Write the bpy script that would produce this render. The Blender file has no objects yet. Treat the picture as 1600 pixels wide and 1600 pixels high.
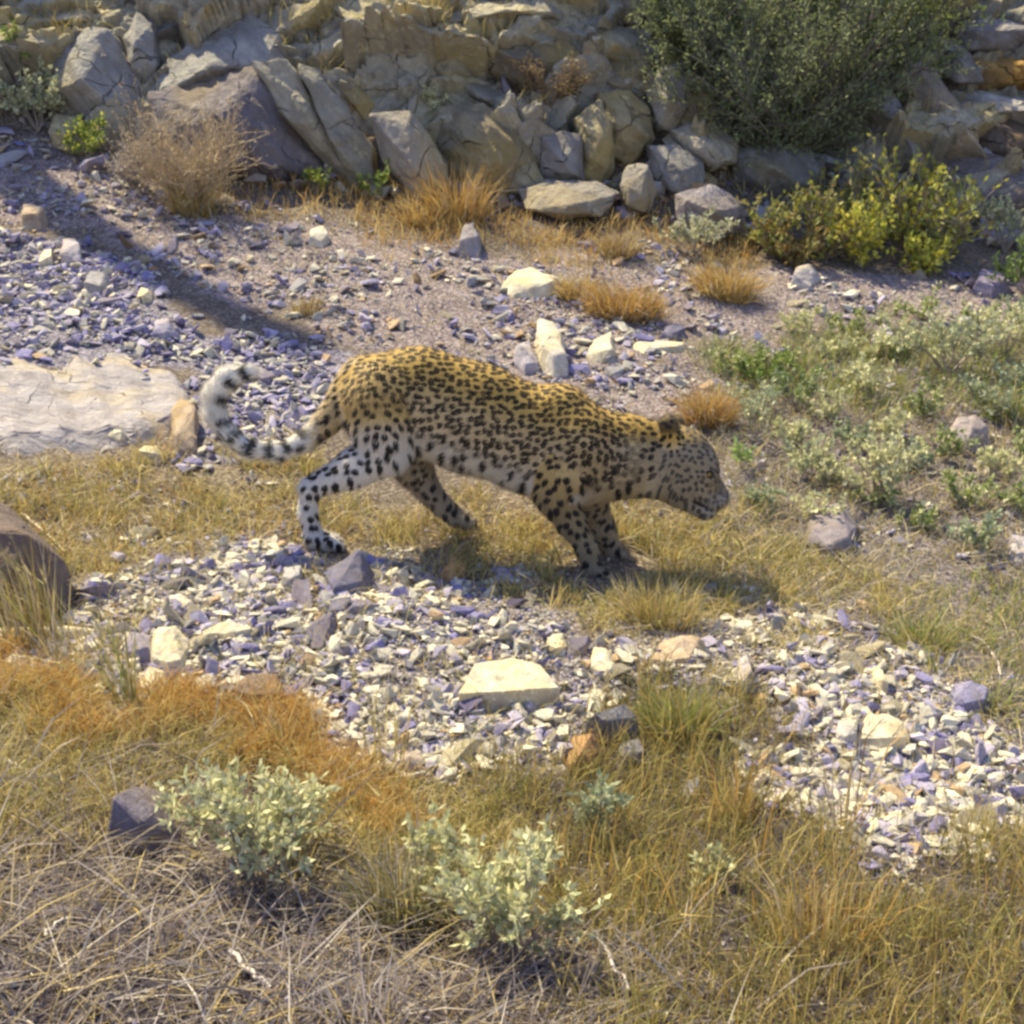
import bpy, bmesh, math, random
import numpy as np
from mathutils import Vector, Matrix

# ------------------------------------------------------------------ camera, light, exposure
SC = bpy.context.scene
F = 2198.0                       # focal length in photograph pixels (1600 px wide)
CAM = np.array([0.0, 0.0, 1.5])
TH = math.radians(17.0)          # camera looks down by this much
cam_d = bpy.data.cameras.new('camera')
cam_o = bpy.data.objects.new('camera', cam_d)
SC.collection.objects.link(cam_o)
cam_d.sensor_width = 36.0
cam_d.lens = 36.0 * F / 1600.0
cam_d.clip_start = 0.05
cam_d.clip_end = 500.0
cam_o.location = CAM
cam_o.rotation_euler = (math.pi / 2 - TH, 0, 0)
SC.camera = cam_o

SUN_EL = math.radians(54.0)
SUN_AZ = math.radians(-44.0)      # from +Y (away from the camera) towards +X (right)
w = bpy.data.worlds.new('World')
SC.world = w
w.use_nodes = True
nt = w.node_tree
bg = nt.nodes['Background']
sky = nt.nodes.new('ShaderNodeTexSky')
sky.sky_type = 'NISHITA'
sky.sun_disc = False
sky.sun_elevation = SUN_EL
sky.sun_rotation = SUN_AZ
sky.air_density = 1.0
sky.dust_density = 0.6
tint = nt.nodes.new('ShaderNodeMix'); tint.data_type = 'RGBA'; tint.blend_type = 'MULTIPLY'   # the camera's white balance
tint.inputs[0].default_value = 1.0
tint.inputs[7].default_value = (1.03, 0.95, 1.09, 1)
nt.links.new(sky.outputs[0], tint.inputs[6])
nt.links.new(tint.outputs[2], bg.inputs[0])
bg.inputs[1].default_value = 0.122
sun_d = bpy.data.lights.new('sun', 'SUN')
sun_d.energy = 5.0
sun_d.angle = math.radians(1.0)
sun_d.color = (1.0, 0.885, 0.57)
sun_o = bpy.data.objects.new('sun', sun_d)
SC.collection.objects.link(sun_o)
to_sun = Vector((math.sin(SUN_AZ) * math.cos(SUN_EL), math.cos(SUN_AZ) * math.cos(SUN_EL), math.sin(SUN_EL)))
sun_o.rotation_euler = to_sun.to_track_quat('Z', 'Y').to_euler()
sun_o.location = (3, 4, 8)

SC.view_settings.view_transform = 'Standard'
SC.view_settings.look = 'None'
SC.view_settings.gamma = 1.0
SC.view_settings.exposure = 0.90
try:
    SC.view_settings.use_curve_mapping = False
except Exception:
    pass
SC.render.engine = 'CYCLES'
SC.cycles.max_bounces = 5
SC.cycles.diffuse_bounces = 3
SC.cycles.transmission_bounces = 3
SC.cycles.filter_width = 2.9     # the trail camera is soft

# ------------------------------------------------------------------ helpers
R = np.random.default_rng(7)
random.seed(7)
_lat2 = np.random.default_rng(3).random((256, 256))
_lat3 = np.random.default_rng(4).random((64, 64, 64))


def noise2(x, y):
    xi = np.floor(x).astype(int); yi = np.floor(y).astype(int)
    fx = x - xi; fy = y - yi
    fx = fx * fx * (3 - 2 * fx); fy = fy * fy * (3 - 2 * fy)
    a = _lat2[xi % 256, yi % 256]; b = _lat2[(xi + 1) % 256, yi % 256]
    c = _lat2[xi % 256, (yi + 1) % 256]; d = _lat2[(xi + 1) % 256, (yi + 1) % 256]
    return (a * (1 - fx) + b * fx) * (1 - fy) + (c * (1 - fx) + d * fx) * fy - 0.5


def fbm2(x, y, o=4):
    s = 0; a = 1.0
    for i in range(o):
        s = s + a * noise2(x * 2 ** i + 17.3 * i, y * 2 ** i + 5.1 * i)
        a *= 0.5
    return s


def noise3(p):
    i = np.floor(p).astype(int); f = p - i
    f = f * f * (3 - 2 * f)
    r = 0
    for dx in (0, 1):
        for dy in (0, 1):
            for dz in (0, 1):
                wgt = (f[:, 0] if dx else 1 - f[:, 0]) * (f[:, 1] if dy else 1 - f[:, 1]) * (f[:, 2] if dz else 1 - f[:, 2])
                r = r + wgt * _lat3[(i[:, 0] + dx) % 64, (i[:, 1] + dy) % 64, (i[:, 2] + dz) % 64]
    return r - 0.5


def sstep(a, b, x):
    t = np.clip((x - a) / (b - a), 0, 1)
    return t * t * (3 - 2 * t)


# terrain profile along the viewing direction: distance -> height
_py = [(-80, 0.1), (-5, 0.05), (1.2, 0.02), (2.0, -0.007), (2.45, -0.05), (2.9, -0.08), (3.4, -0.07), (4.0, -0.03), (4.4, 0.0),
       (4.75, 0.05), (5.3, 0.14), (5.95, 0.26), (6.7, 0.41), (7.6, 0.61), (8.4, 0.82), (8.75, 1.0), (9.1, 1.4),
       (9.7, 2.15), (10.5, 3.0), (12, 4.2), (16, 6.8), (25, 11), (80, 22)]
_ty = np.linspace(-80, 80, 8001)
_tz = np.interp(_ty, [a for a, b in _py], [b for a, b in _py])
_k = np.hanning(15); _k /= _k.sum()
_tz[50:-50] = np.convolve(_tz, _k, 'same')[50:-50]


def project(x, y, z):
    dx = x - CAM[0]; dy = y - CAM[1]; dz = z - CAM[2]
    dep = dy * math.cos(TH) - dz * math.sin(TH)
    up = dy * math.sin(TH) + dz * math.cos(TH)
    dep = np.where(np.abs(dep) < 1e-6, 1e-6, dep)
    return 800 + F * dx / dep, 800 - F * up / dep, dep


def ray(px, py):
    a = (px - 800) / F; b = (800 - py) / F
    return np.array([a, math.cos(TH) + b * math.sin(TH), -math.sin(TH) + b * math.cos(TH)])


def H0(x, y):
    return np.interp(y, _ty, _tz) - 0.36 * np.tanh(x / 4.0) * sstep(-3, 2, y)


def H(x, y):
    x = np.asarray(x, float); y = np.asarray(y, float)
    z = H0(x, y)
    z = z + 0.035 * fbm2(x * 1.6, y * 1.6, 4) + 0.012 * fbm2(x * 9, y * 9, 3)
    # gravel bank swells a little towards the viewer
    z = z + 0.05 * np.exp(-((y - 3.75 + 0.1 * x) / 0.35) ** 2) * (1 - sstep(0.9, 1.8, np.abs(x)))
    # broken hillside
    z = z + sstep(8.7, 9.6, y) * 0.28 * fbm2(x * 1.1 + 40, y * 1.1, 3)
    return z


def hit(px, py):
    d = ray(px, py)
    t = np.linspace(0.8, 40, 6000)
    p = CAM[None] + t[:, None] * d[None]
    g = p[:, 2] - H(p[:, 0], p[:, 1])
    i = np.argmax(g < 0)
    if g[i] >= 0:
        i = len(t) - 1
    if i == 0:
        return p[0]
    f = g[i - 1] / (g[i - 1] - g[i] + 1e-9)
    q = CAM + (t[i - 1] + f * (t[i] - t[i - 1])) * d
    q[2] = H(q[0], q[1])
    return q


def at_y(px, py, y):
    d = ray(px, py)
    return CAM + d * ((y - CAM[1]) / d[1])


def inpoly(px, py, poly):
    r = np.zeros(px.shape, bool)
    n = len(poly)
    for i in range(n):
        x1, y1 = poly[i]; x2, y2 = poly[(i + 1) % n]
        if y1 == y2:
            continue
        c = ((y1 > py) != (y2 > py)) & (px < (x2 - x1) * (py - y1) / (y2 - y1) + x1)
        r ^= c
    return r


def tag(o, label=None, cat=None, group=None, kind=None):
    if label: o['label'] = label
    if cat: o['category'] = cat
    if group: o['group'] = group
    if kind: o['kind'] = kind
    elif label: o['kind'] = 'thing'
    return o


def empty(name, loc, rz=0.0):
    o = bpy.data.objects.new(name, None)
    SC.collection.objects.link(o)
    o.location = tuple(float(v) for v in loc); o.rotation_euler = (0, 0, rz)
    o.empty_display_size = 0.05
    return o


def mesh_tris(name, V, T, mat, cols=None, smooth=False, attrs=None):
    V = np.asarray(V, np.float32); T = np.asarray(T, np.int32)
    me = bpy.data.meshes.new(name)
    me.vertices.add(len(V)); me.vertices.foreach_set('co', V.ravel())
    me.loops.add(T.size); me.loops.foreach_set('vertex_index', T.ravel())
    me.polygons.add(len(T))
    k = T.shape[1]
    me.polygons.foreach_set('loop_start', np.arange(0, T.size, k, dtype=np.int32))
    me.polygons.foreach_set('use_smooth', np.full(len(T), smooth))
    if cols is not None:
        c = np.ones((len(V), 4), np.float32); c[:, :3] = cols
        ca = me.color_attributes.new('Col', 'FLOAT_COLOR', 'POINT')
        ca.data.foreach_set('color', c.ravel())
    if attrs:
        for an, av in attrs.items():
            av = np.asarray(av, np.float32)
            if av.ndim == 2:
                a = me.attributes.new(an, 'FLOAT_VECTOR', 'POINT'); a.data.foreach_set('vector', av.ravel())
            else:
                a = me.attributes.new(an, 'FLOAT', 'POINT'); a.data.foreach_set('value', av)
    me.materials.append(mat)
    me.update(calc_edges=True)
    me.validate()
    return me


def link(name, me, parent=None, loc=None):
    o = bpy.data.objects.new(name, me)
    SC.collection.objects.link(o)
    if parent is not None: o.parent = parent
    if loc is not None: o.location = tuple(float(v) for v in loc)
    return o


# ------------------------------------------------------------------ materials
def new_mat(name):
    m = bpy.data.materials.new(name); m.use_nodes = True
    n = m.node_tree.nodes; l = m.node_tree.links
    b = n['Principled BSDF']
    b.inputs['Roughness'].default_value = 0.85
    b.inputs['Specular IOR Level'].default_value = 0.25
    return m, n, l, b


def nd(n, t, **kw):
    x = n.new(t)
    for k, v in kw.items(): setattr(x, k, v)
    return x


def mixc(n, l, fac, a, b, mode='MIX'):
    x = n.new('ShaderNodeMix'); x.data_type = 'RGBA'; x.blend_type = mode
    for s, v in ((0, fac), (6, a), (7, b)):
        if isinstance(v, (int, float)): x.inputs[s].default_value = v
        elif isinstance(v, tuple): x.inputs[s].default_value = (*v, 1)
        else: l.new(v, x.inputs[s])
    return x.outputs[2]


def math_n(n, l, op, a, b=0.0, c=None, clamp=False):
    x = n.new('ShaderNodeMath'); x.operation = op; x.use_clamp = clamp
    for s, v in ((0, a), (1, b), (2, c)):
        if v is None: continue
        if isinstance(v, (int, float)): x.inputs[s].default_value = v
        else: l.new(v, x.inputs[s])
    return x.outputs[0]


def ramp(n, l, fac, stops):
    x = n.new('ShaderNodeValToRGB')
    e = x.color_ramp.elements
    while len(e) > 1: e.remove(e[0])
    e[0].position = stops[0][0]; v = stops[0][1]
    e[0].color = (v, v, v, 1) if not isinstance(v, tuple) else (*v, 1)
    for p, v in stops[1:]:
        q = e.new(p); q.color = (v, v, v, 1) if not isinstance(v, tuple) else (*v, 1)
    l.new(fac, x.inputs[0])
    return x.outputs[0]


def noise_n(n, l, vec, scale, detail=5, rough=0.6, dist=0.0):
    x = n.new('ShaderNodeTexNoise')
    x.inputs['Scale'].default_value = scale; x.inputs['Detail'].default_value = detail
    x.inputs['Roughness'].default_value = rough; x.inputs['Distortion'].default_value = dist
    if vec is not None: l.new(vec, x.inputs['Vector'])
    return x.outputs[0]


def bump(n, l, b, h, strength, dist):
    x = n.new('ShaderNodeBump'); x.inputs['Strength'].default_value = strength
    x.inputs['Distance'].default_value = dist
    l.new(h, x.inputs['Height']); l.new(x.outputs[0], b.inputs['Normal'])


def mat_rock(name, scale=1.0, strata=0.5, dip=(0.75, 0.2, 0.62)):
    m, n, l, b = new_mat(name)
    tc = nd(n, 'ShaderNodeTexCoord').outputs['Object']
    oi = nd(n, 'ShaderNodeObjectInfo')
    mp = nd(n, 'ShaderNodeMapping')
    mp.inputs['Scale'].default_value = (scale,) * 3
    add = nd(n, 'ShaderNodeVectorMath', operation='ADD')
    l.new(tc, add.inputs[0])
    rnd = math_n(n, l, 'MULTIPLY', oi.outputs['Random'], 40.0)
    cb = nd(n, 'ShaderNodeCombineXYZ'); l.new(rnd, cb.inputs[0]); l.new(rnd, cb.inputs[1])
    l.new(cb.outputs[0], add.inputs[1]); l.new(add.outputs[0], mp.inputs[0])
    v = mp.outputs[0]
    n1 = noise_n(n, l, v, 5, 6, 0.65)
    n2 = noise_n(n, l, v, 28, 5, 0.7)
    n3 = noise_n(n, l, v, 1.7, 3, 0.5)
    # bedding planes
    dot = nd(n, 'ShaderNodeVectorMath', operation='DOT_PRODUCT')
    l.new(v, dot.inputs[0]); dot.inputs[1].default_value = dip
    wob = math_n(n, l, 'MULTIPLY_ADD', n1, 0.12, dot.outputs['Value'])
    cx = nd(n, 'ShaderNodeCombineXYZ'); l.new(wob, cx.inputs[0])
    st = noise_n(n, l, cx.outputs[0], 26, 3, 0.7)
    base = oi.outputs['Color']
    c = mixc(n, l, ramp(n, l, n1, [(0.3, 0.0), (0.7, 1.0)]), mixc(n, l, 1.0, base, (0.62, 0.58, 0.56), 'MULTIPLY'), mixc(n, l, 1.0, base, (1.22, 1.2, 1.16), 'MULTIPLY'))
    c = mixc(n, l, math_n(n, l, 'MULTIPLY', ramp(n, l, st, [(0.42, 0.0), (0.62, 1.0)]), 0.35 * strata), c, (0.12, 0.10, 0.10))
    c = mixc(n, l, math_n(n, l, 'MULTIPLY', ramp(n, l, n3, [(0.50, 0.0), (0.64, 1.0)]), 0.6 if strata > 0.6 else 0.4), c, mixc(n, l, 1.0, base, (1.2, 1.0, 0.52), 'MULTIPLY'))
    c = mixc(n, l, ramp(n, l, n2, [(0.60, 0.0), (0.72, 0.5)]), c, mixc(n, l, 1.0, base, (0.45, 0.43, 0.45), 'MULTIPLY'))
    wv = nd(n, 'ShaderNodeTexNoise'); wv.inputs['Scale'].default_value = 4; wv.inputs['Detail'].default_value = 4
    l.new(v, wv.inputs['Vector'])
    sv = nd(n, 'ShaderNodeVectorMath', operation='MULTIPLY_ADD'); l.new(wv.outputs['Color'], sv.inputs[0]); sv.inputs[1].default_value = (0.16, 0.16, 0.16); l.new(v, sv.inputs[2])
    vc = nd(n, 'ShaderNodeTexVoronoi', feature='DISTANCE_TO_EDGE'); vc.inputs['Scale'].default_value = 2.6; l.new(sv.outputs[0], vc.inputs['Vector'])
    crack = ramp(n, l, vc.outputs['Distance'], [(0.0, 1.0), (0.016, 0.0)])
    crack = math_n(n, l, 'MULTIPLY', crack, ramp(n, l, n1, [(0.46, 0.0), (0.60, 1.0 if strata > 0.5 else 0.0)]))
    c = mixc(n, l, math_n(n, l, 'MULTIPLY', crack, 0.7), c, (0.06, 0.052, 0.048))
    n4 = noise_n(n, l, v, 13, 5, 0.7)
    c = mixc(n, l, ramp(n, l, n4, [(0.57, 0.0), (0.66, 0.6)]), c, mixc(n, l, 1.0, base, (1.55, 1.5, 1.25), 'MULTIPLY'))
    l.new(c, b.inputs['Base Color'])
    h = math_n(n, l, 'ADD', math_n(n, l, 'MULTIPLY', n1, 0.6), math_n(n, l, 'MULTIPLY', n2, 0.45))
    h = math_n(n, l, 'SUBTRACT', h, math_n(n, l, 'MULTIPLY', crack, 0.5))
    h = math_n(n, l, 'ADD', h, math_n(n, l, 'MULTIPLY', st, 0.55 * strata))
    bump(n, l, b, h, 1.0, 0.045 / scale)
    b.inputs['Roughness'].default_value = 0.9
    return m


def mat_attr(name, rough=0.8, trans=0.0, var=0.25, vscale=60.0, bumpd=0.0):
    m, n, l, b = new_mat(name)
    at = nd(n, 'ShaderNodeAttribute', attribute_name='Col')
    c = at.outputs['Color']
    tc = nd(n, 'ShaderNodeTexCoord').outputs['Object']
    nn = noise_n(n, l, tc, vscale, 4, 0.65)
    k = math_n(n, l, 'MULTIPLY_ADD', nn, 2 * var, 1 - var)
    cb = nd(n, 'ShaderNodeCombineXYZ')
    for i in range(3): l.new(k, cb.inputs[i])
    c = mixc(n, l, 1.0, c, cb.outputs[0], 'MULTIPLY')
    l.new(c, b.inputs['Base Color'])
    b.inputs['Roughness'].default_value = rough
    if bumpd: bump(n, l, b, nn, 0.8, bumpd)
    if trans:
        tr = nd(n, 'ShaderNodeBsdfTranslucent'); l.new(c, tr.inputs[0])
        mx = nd(n, 'ShaderNodeMixShader'); mx.inputs[0].default_value = trans
        l.new(b.outputs[0], mx.inputs[1]); l.new(tr.outputs[0], mx.inputs[2])
        l.new(mx.outputs[0], n['Material Output'].inputs[0])
    return m


def mat_plain(name, col, rough=0.8, spec=0.25):
    m, n, l, b = new_mat(name)
    tc = nd(n, 'ShaderNodeTexCoord').outputs['Object']
    nn = noise_n(n, l, tc, 70, 3)
    c = mixc(n, l, nn, tuple(0.75 * v for v in col), tuple(1.2 * v for v in col))
    l.new(c, b.inputs['Base Color'])
    b.inputs['Roughness'].default_value = rough
    b.inputs['Specular IOR Level'].default_value = spec
    return m


M_ROCK = mat_rock('outcrop_rock', 1.0, 0.7)
M_BED = mat_rock('bedrock', 2.0, 0.75, (0.25, 0.7, 0.65))
M_STONE = mat_rock('loose_stone', 4.0, 0.35)
M_GRAVEL = mat_attr('gravel_stone', 0.9, 0, 0.35, 90, 0.004)
M_GRASS = mat_attr('dry_grass', 0.7, 0.30, 0.15, 40)
M_LEAF = mat_attr('leaf', 0.6, 0.28, 0.15, 50)
M_WOOD = mat_attr('twig_bark', 0.85, 0, 0.3, 80)


def mat_ground():
    m, n, l, b = new_mat('stony_soil')
    at = nd(n, 'ShaderNodeAttribute', attribute_name='Col').outputs['Color']
    tc = nd(n, 'ShaderNodeTexCoord').outputs['Object']
    n1 = noise_n(n, l, tc, 9, 6, 0.7)
    n2 = noise_n(n, l, tc, 60, 5, 0.75)
    n3 = noise_n(n, l, tc, 190, 3, 0.7)
    vo = nd(n, 'ShaderNodeTexVoronoi'); vo.inputs['Scale'].default_value = 85
    l.new(tc, vo.inputs['Vector'])
    c = mixc(n, l, ramp(n, l, n1, [(0.3, 0.0), (0.7, 1.0)]), mixc(n, l, 1.0, at, (0.65, 0.6, 0.58), 'MULTIPLY'), mixc(n, l, 1.0, at, (1.25, 1.22, 1.2), 'MULTIPLY'))
    c = mixc(n, l, math_n(n, l, 'MULTIPLY', ramp(n, l, n2, [(0.40, 0.0), (0.62, 1.0)]), 0.6), c, mixc(n, l, 1.0, at, (0.45, 0.42, 0.45), 'MULTIPLY'))
    # small pebble colours
    sep = nd(n, 'ShaderNodeSeparateColor'); l.new(vo.outputs['Color'], sep.inputs[0])
    c = mixc(n, l, ramp(n, l, sep.outputs[0], [(0.62, 0.0), (0.75, 0.75)]), c, mixc(n, l, 1.0, at, (1.75, 1.75, 1.75), 'MULTIPLY'))
    l.new(c, b.inputs['Base Color'])
    h = math_n(n, l, 'ADD', math_n(n, l, 'MULTIPLY', n2, 0.7), math_n(n, l, 'MULTIPLY', n3, 0.3))
    h = math_n(n, l, 'SUBTRACT', h, math_n(n, l, 'MULTIPLY', vo.outputs['Distance'], 0.5))
    bump(n, l, b, h, 1.0, 0.02)
    b.inputs['Roughness'].default_value = 0.95
    return m


M_GROUND = mat_ground()

# ------------------------------------------------------------------ ground zones (outlined on the photograph, used on the ground)
Z_BANK = [(120, 860), (420, 862), (640, 862), (720, 885), (830, 930), (930, 965), (1000, 990), (1060, 965), (1230, 958), (1330, 1000),
          (1430, 1040), (1530, 1085), (1900, 1150), (1900, 1420), (1500, 1315), (1300, 1235), (1160, 1140), (1060, 1065), (970, 1090),
          (985, 1130), (900, 1195), (820, 1235), (650, 1230), (560, 1185), (480, 1115), (300, 1105), (100, 1085), (-300, 1060),
          (-300, 965), (100, 985), (180, 945), (125, 890)]
Z_BLUE = [(-300, 350), (130, 385), (230, 440), (330, 520), (470, 555), (560, 560), (540, 620), (470, 700), (330, 720), (290, 570), (-300, 560)]
Z_TRAIL = [(-300, 190), (60, 215), (200, 290), (330, 330), (700, 385), (900, 400), (1200, 425), (1450, 440), (1900, 460), (1900, 560), (1350, 520),
           (1150, 545), (1080, 640), (930, 640), (700, 560), (540, 545), (400, 480), (150, 370), (-300, 300)]
Z_MID = [(-300, 690), (130, 715), (330, 720), (480, 715), (560, 770), (800, 770), (1040, 800), (1110, 880), (1330, 960), (1250, 985), (1060, 965),
         (1000, 985), (930, 960), (830, 925), (720, 885), (640, 858), (420, 855), (150, 855), (100, 900), (180, 950), (-300, 980)]
Z_RIGHT = [(1090, 545), (1200, 530), (1350, 515), (1900, 540), (1900, 1140), (1530, 1080), (1330, 985), (1120, 900), (1060, 800), (1150, 720), (1130, 640)]
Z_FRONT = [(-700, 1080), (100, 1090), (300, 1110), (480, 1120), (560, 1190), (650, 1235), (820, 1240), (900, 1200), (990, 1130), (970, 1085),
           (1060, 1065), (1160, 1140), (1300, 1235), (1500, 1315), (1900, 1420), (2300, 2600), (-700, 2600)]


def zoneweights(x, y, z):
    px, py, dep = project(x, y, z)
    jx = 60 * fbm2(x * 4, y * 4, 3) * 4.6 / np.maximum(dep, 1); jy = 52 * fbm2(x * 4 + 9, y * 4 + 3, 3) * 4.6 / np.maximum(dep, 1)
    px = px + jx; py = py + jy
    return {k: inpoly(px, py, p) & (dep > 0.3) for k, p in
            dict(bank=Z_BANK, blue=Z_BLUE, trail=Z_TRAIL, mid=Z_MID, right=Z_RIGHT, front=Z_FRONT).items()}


def build_ground():
    def axis(lo, a, b, hi, step):
        mid = np.arange(a, b + 1e-6, step)
        g = 1.35 ** np.arange(1, 40) * step
        left = a - np.cumsum(g); left = left[left > lo][::-1]
        right = b + np.cumsum(g); right = right[right < hi]
        return np.concatenate([[lo], left, mid, right, [hi]])
    xs = axis(-80, -4.2, 4.2, 80, 0.035); ys = axis(-60, 1.2, 10.6, 79, 0.035)
    X, Y = np.meshgrid(xs, ys, indexing='ij')
    Z = H(X, Y)
    V = np.stack([X, Y, Z], -1).reshape(-1, 3)
    nx, ny = len(xs), len(ys)
    i = np.arange(nx * ny).reshape(nx, ny)
    Q = np.stack([i[:-1, :-1], i[1:, :-1], i[1:, 1:], i[:-1, 1:]], -1).reshape(-1, 4)
    zw = zoneweights(V[:, 0], V[:, 1], V[:, 2])
    col = np.tile(np.array([0.20, 0.165, 0.13]), (len(V), 1))
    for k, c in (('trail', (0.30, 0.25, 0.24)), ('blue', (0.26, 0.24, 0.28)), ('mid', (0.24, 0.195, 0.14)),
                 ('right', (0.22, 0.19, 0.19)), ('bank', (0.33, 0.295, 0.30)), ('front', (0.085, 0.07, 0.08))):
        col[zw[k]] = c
    hill = sstep(8.5, 9.0, V[:, 1])[:, None]
    col = col * (1 - hill) + np.array([0.19, 0.16, 0.125]) * hill
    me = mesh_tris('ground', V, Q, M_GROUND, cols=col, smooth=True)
    tag(link('ground', me), 'stony slope of dry soil rising to the rocky hillside', 'ground', kind='structure')


build_ground()


# ------------------------------------------------------------------ rocks
def hull_bm(pts):
    bm = bmesh.new()
    for p in pts: bm.verts.new(p)
    r = bmesh.ops.convex_hull(bm, input=bm.verts)
    dead = list({g for g in r['geom_interior'] + r['geom_unused'] if isinstance(g, bmesh.types.BMVert)})
    if dead: bmesh.ops.delete(bm, geom=dead, context='VERTS')
    return bm


def rock_mesh(name, pts, mat, res=0.035, amp=0.02, bev=0.012, seed=0, maxcuts=9, ledges=0.0):
    """angular rock: hull of the points, worn edges, rough broken faces. pts relative to the object's origin"""
    bm = hull_bm(pts)
    bmesh.ops.dissolve_limit(bm, angle_limit=math.radians(7), verts=bm.verts, edges=bm.edges)
    try:
        bmesh.ops.bevel(bm, geom=list(bm.edges), offset=bev, segments=1, affect='EDGES', clamp_overlap=True)
    except Exception:
        pass
    bmesh.ops.triangulate(bm, faces=bm.faces)
    for _ in range(7):
        long_e = [e for e in bm.edges if e.calc_length() > res * 1.6]
        if not long_e or len(bm.faces) > 7000: break
        bmesh.ops.subdivide_edges(bm, edges=long_e, cuts=1)
        bmesh.ops.triangulate(bm, faces=[f for f in bm.faces if len(f.verts) > 3])
    bm.normal_update()
    co = np.array([v.co for v in bm.verts]); no = np.array([v.normal for v in bm.verts])
    off = np.array([seed * 3.7 % 50, seed * 1.3 % 50, seed * 7.1 % 50])
    s = 1.0 / max(amp * 9, 1e-3)
    d = noise3(co * s + off) * 1.0 + noise3(co * s * 2.3 + off) * 0.55 + noise3(co * s * 5 + off) * 0.3
    # chipped: quantise part of the relief into steps
    st = np.floor(d * 4) / 4
    d = 0.45 * d + 0.55 * st
    if ledges:
        q = co @ np.array([0.70, 0.15, 0.70]) * 9 + noise3(co * 3 + off) * 1.2
        d = d + ledges * (np.abs(q - np.floor(q) - 0.5) * 2 - 0.5)
    co2 = co + no * (d * amp)[:, None]
    for v, c in zip(bm.verts, co2): v.co = c
    me = bpy.data.meshes.new(name)
    for f in bm.faces: f.smooth = False
    bm.to_mesh(me); bm.free()
    me.materials.append(mat)
    return me


def build_rock_face():
    rng = np.random.default_rng(71)
    xs = np.arange(-5.6, 5.6, 0.026)
    yy = np.concatenate([np.arange(8.45, 10.9, 0.0165), [11.5, 12.5, 14, 17]])
    X, Y = np.meshgrid(xs, yy, indexing='ij')
    Z = H0(X, Y)
    S = np.interp(yy, yy, np.concatenate([[0], np.cumsum(np.hypot(np.diff(yy), np.diff(np.interp(yy, _ty, _tz))))]))
    Sg = np.broadcast_to(S, X.shape)
    wx = X + 0.10 * fbm2(X * 2, Sg * 2, 3); ws = Sg + 0.10 * fbm2(X * 2 + 31, Sg * 2, 3)
    # joint planes dip steeply to the right: coordinates along and across the dip
    ca, sa = math.cos(math.radians(58)), math.sin(math.radians(58))
    U = wx * ca - ws * sa; W = wx * sa + ws * ca

    def facets(cu, cw, amp, tilt, seed):
        g = np.random.default_rng(seed)
        tab = g.random((128, 128, 5))
        a, b = U / cu, W / cw
        ia, ib = np.floor(a).astype(int), np.floor(b).astype(int)
        best = np.full(a.shape, 9.0); second = np.full(a.shape, 9.0); val = np.zeros(a.shape)
        for da in (-1, 0, 1):
            for db in (-1, 0, 1):
                t = tab[(ia + da) % 128, (ib + db) % 128]
                fa = a - (ia + da + t[..., 0]); fb = b - (ib + db + t[..., 1])
                d = np.abs(fa) + np.abs(fb) * 0.8
                m = d < best
                second = np.where(m, best, np.minimum(second, d))
                val = np.where(m, t[..., 2] * amp + (t[..., 3] - 0.5) * tilt * fa * cu + (t[..., 4] - 0.5) * tilt * fb * cw, val)
                best = np.where(m, d, best)
        crack = np.exp(-((second - best) / 0.05) ** 2)
        return val, crack
    f1, c1 = facets(0.42, 0.85, 0.30, 1.1, 1)
    f2, c2 = facets(0.17, 0.34, 0.11, 0.9, 2)
    f3, c3 = facets(0.06, 0.13, 0.03, 0.7, 3)
    D = f1 + f2 + f3 - 0.05 * c1 - 0.02 * c2 + 0.012 * fbm2(X * 14, Sg * 14, 3)
    edge = sstep(0.0, 0.45, Sg + 0.35 * fbm2(X * 0.9 + 5, X * 0 + 1.5, 3))
    right = 1 - 0.8 * sstep(1.0, 1.5, X) * (1 - sstep(1.9, 2.3, X)) * (1 - sstep(0.9, 1.6, Sg))
    D = (D - 0.05) * edge * right - 0.12 * (1 - edge * right)
    dz = np.gradient(np.interp(yy, _ty, _tz), yy); ny_ = -dz / np.hypot(1, dz); nz_ = 1 / np.hypot(1, dz)
    V = np.stack([X, Y + D * ny_[None], Z + D * nz_[None]], -1).reshape(-1, 3)
    n1, n2 = X.shape
    i = np.arange(n1 * n2).reshape(n1, n2)
    Q = np.stack([i[:-1, :-1], i[1:, :-1], i[1:, 1:], i[:-1, 1:]], -1).reshape(-1, 4)
    me = mesh_tris('rock_face', V, Q, M_ROCK, smooth=False)
    from mathutils.bvhtree import BVHTree
    global FACE
    FACE = BVHTree.FromPolygons([tuple(v) for v in V], [tuple(int(k) for k in q) for q in Q])
    o = link('rock_face', me); o.color = (0.40, 0.38, 0.30, 1)
    tag(o, 'jagged fractured rock face rising behind the stony trail', 'rock face', kind='structure')


build_rock_face()


def top_z(x, y):
    """height of whatever stands highest here: soil or rock face"""
    z = float(H(x, y))
    h_ = FACE.ray_cast(Vector((x, y, 15)), Vector((0, 0, -1)))
    return max(z, h_[0].z) if h_[0] is not None else z


def hit2(px, py):
    g = hit(px, py)
    d = Vector(ray(px, py)).normalized()
    h_ = FACE.ray_cast(Vector(CAM), d)
    if h_[0] is not None and (h_[0] - Vector(CAM)).length < np.linalg.norm(g - CAM):
        return np.array(h_[0]) + np.array([0, 0.02, 0])
    return g


LAND = []          # landmarks used to describe loose stones: (px, py, phrase)


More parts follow.
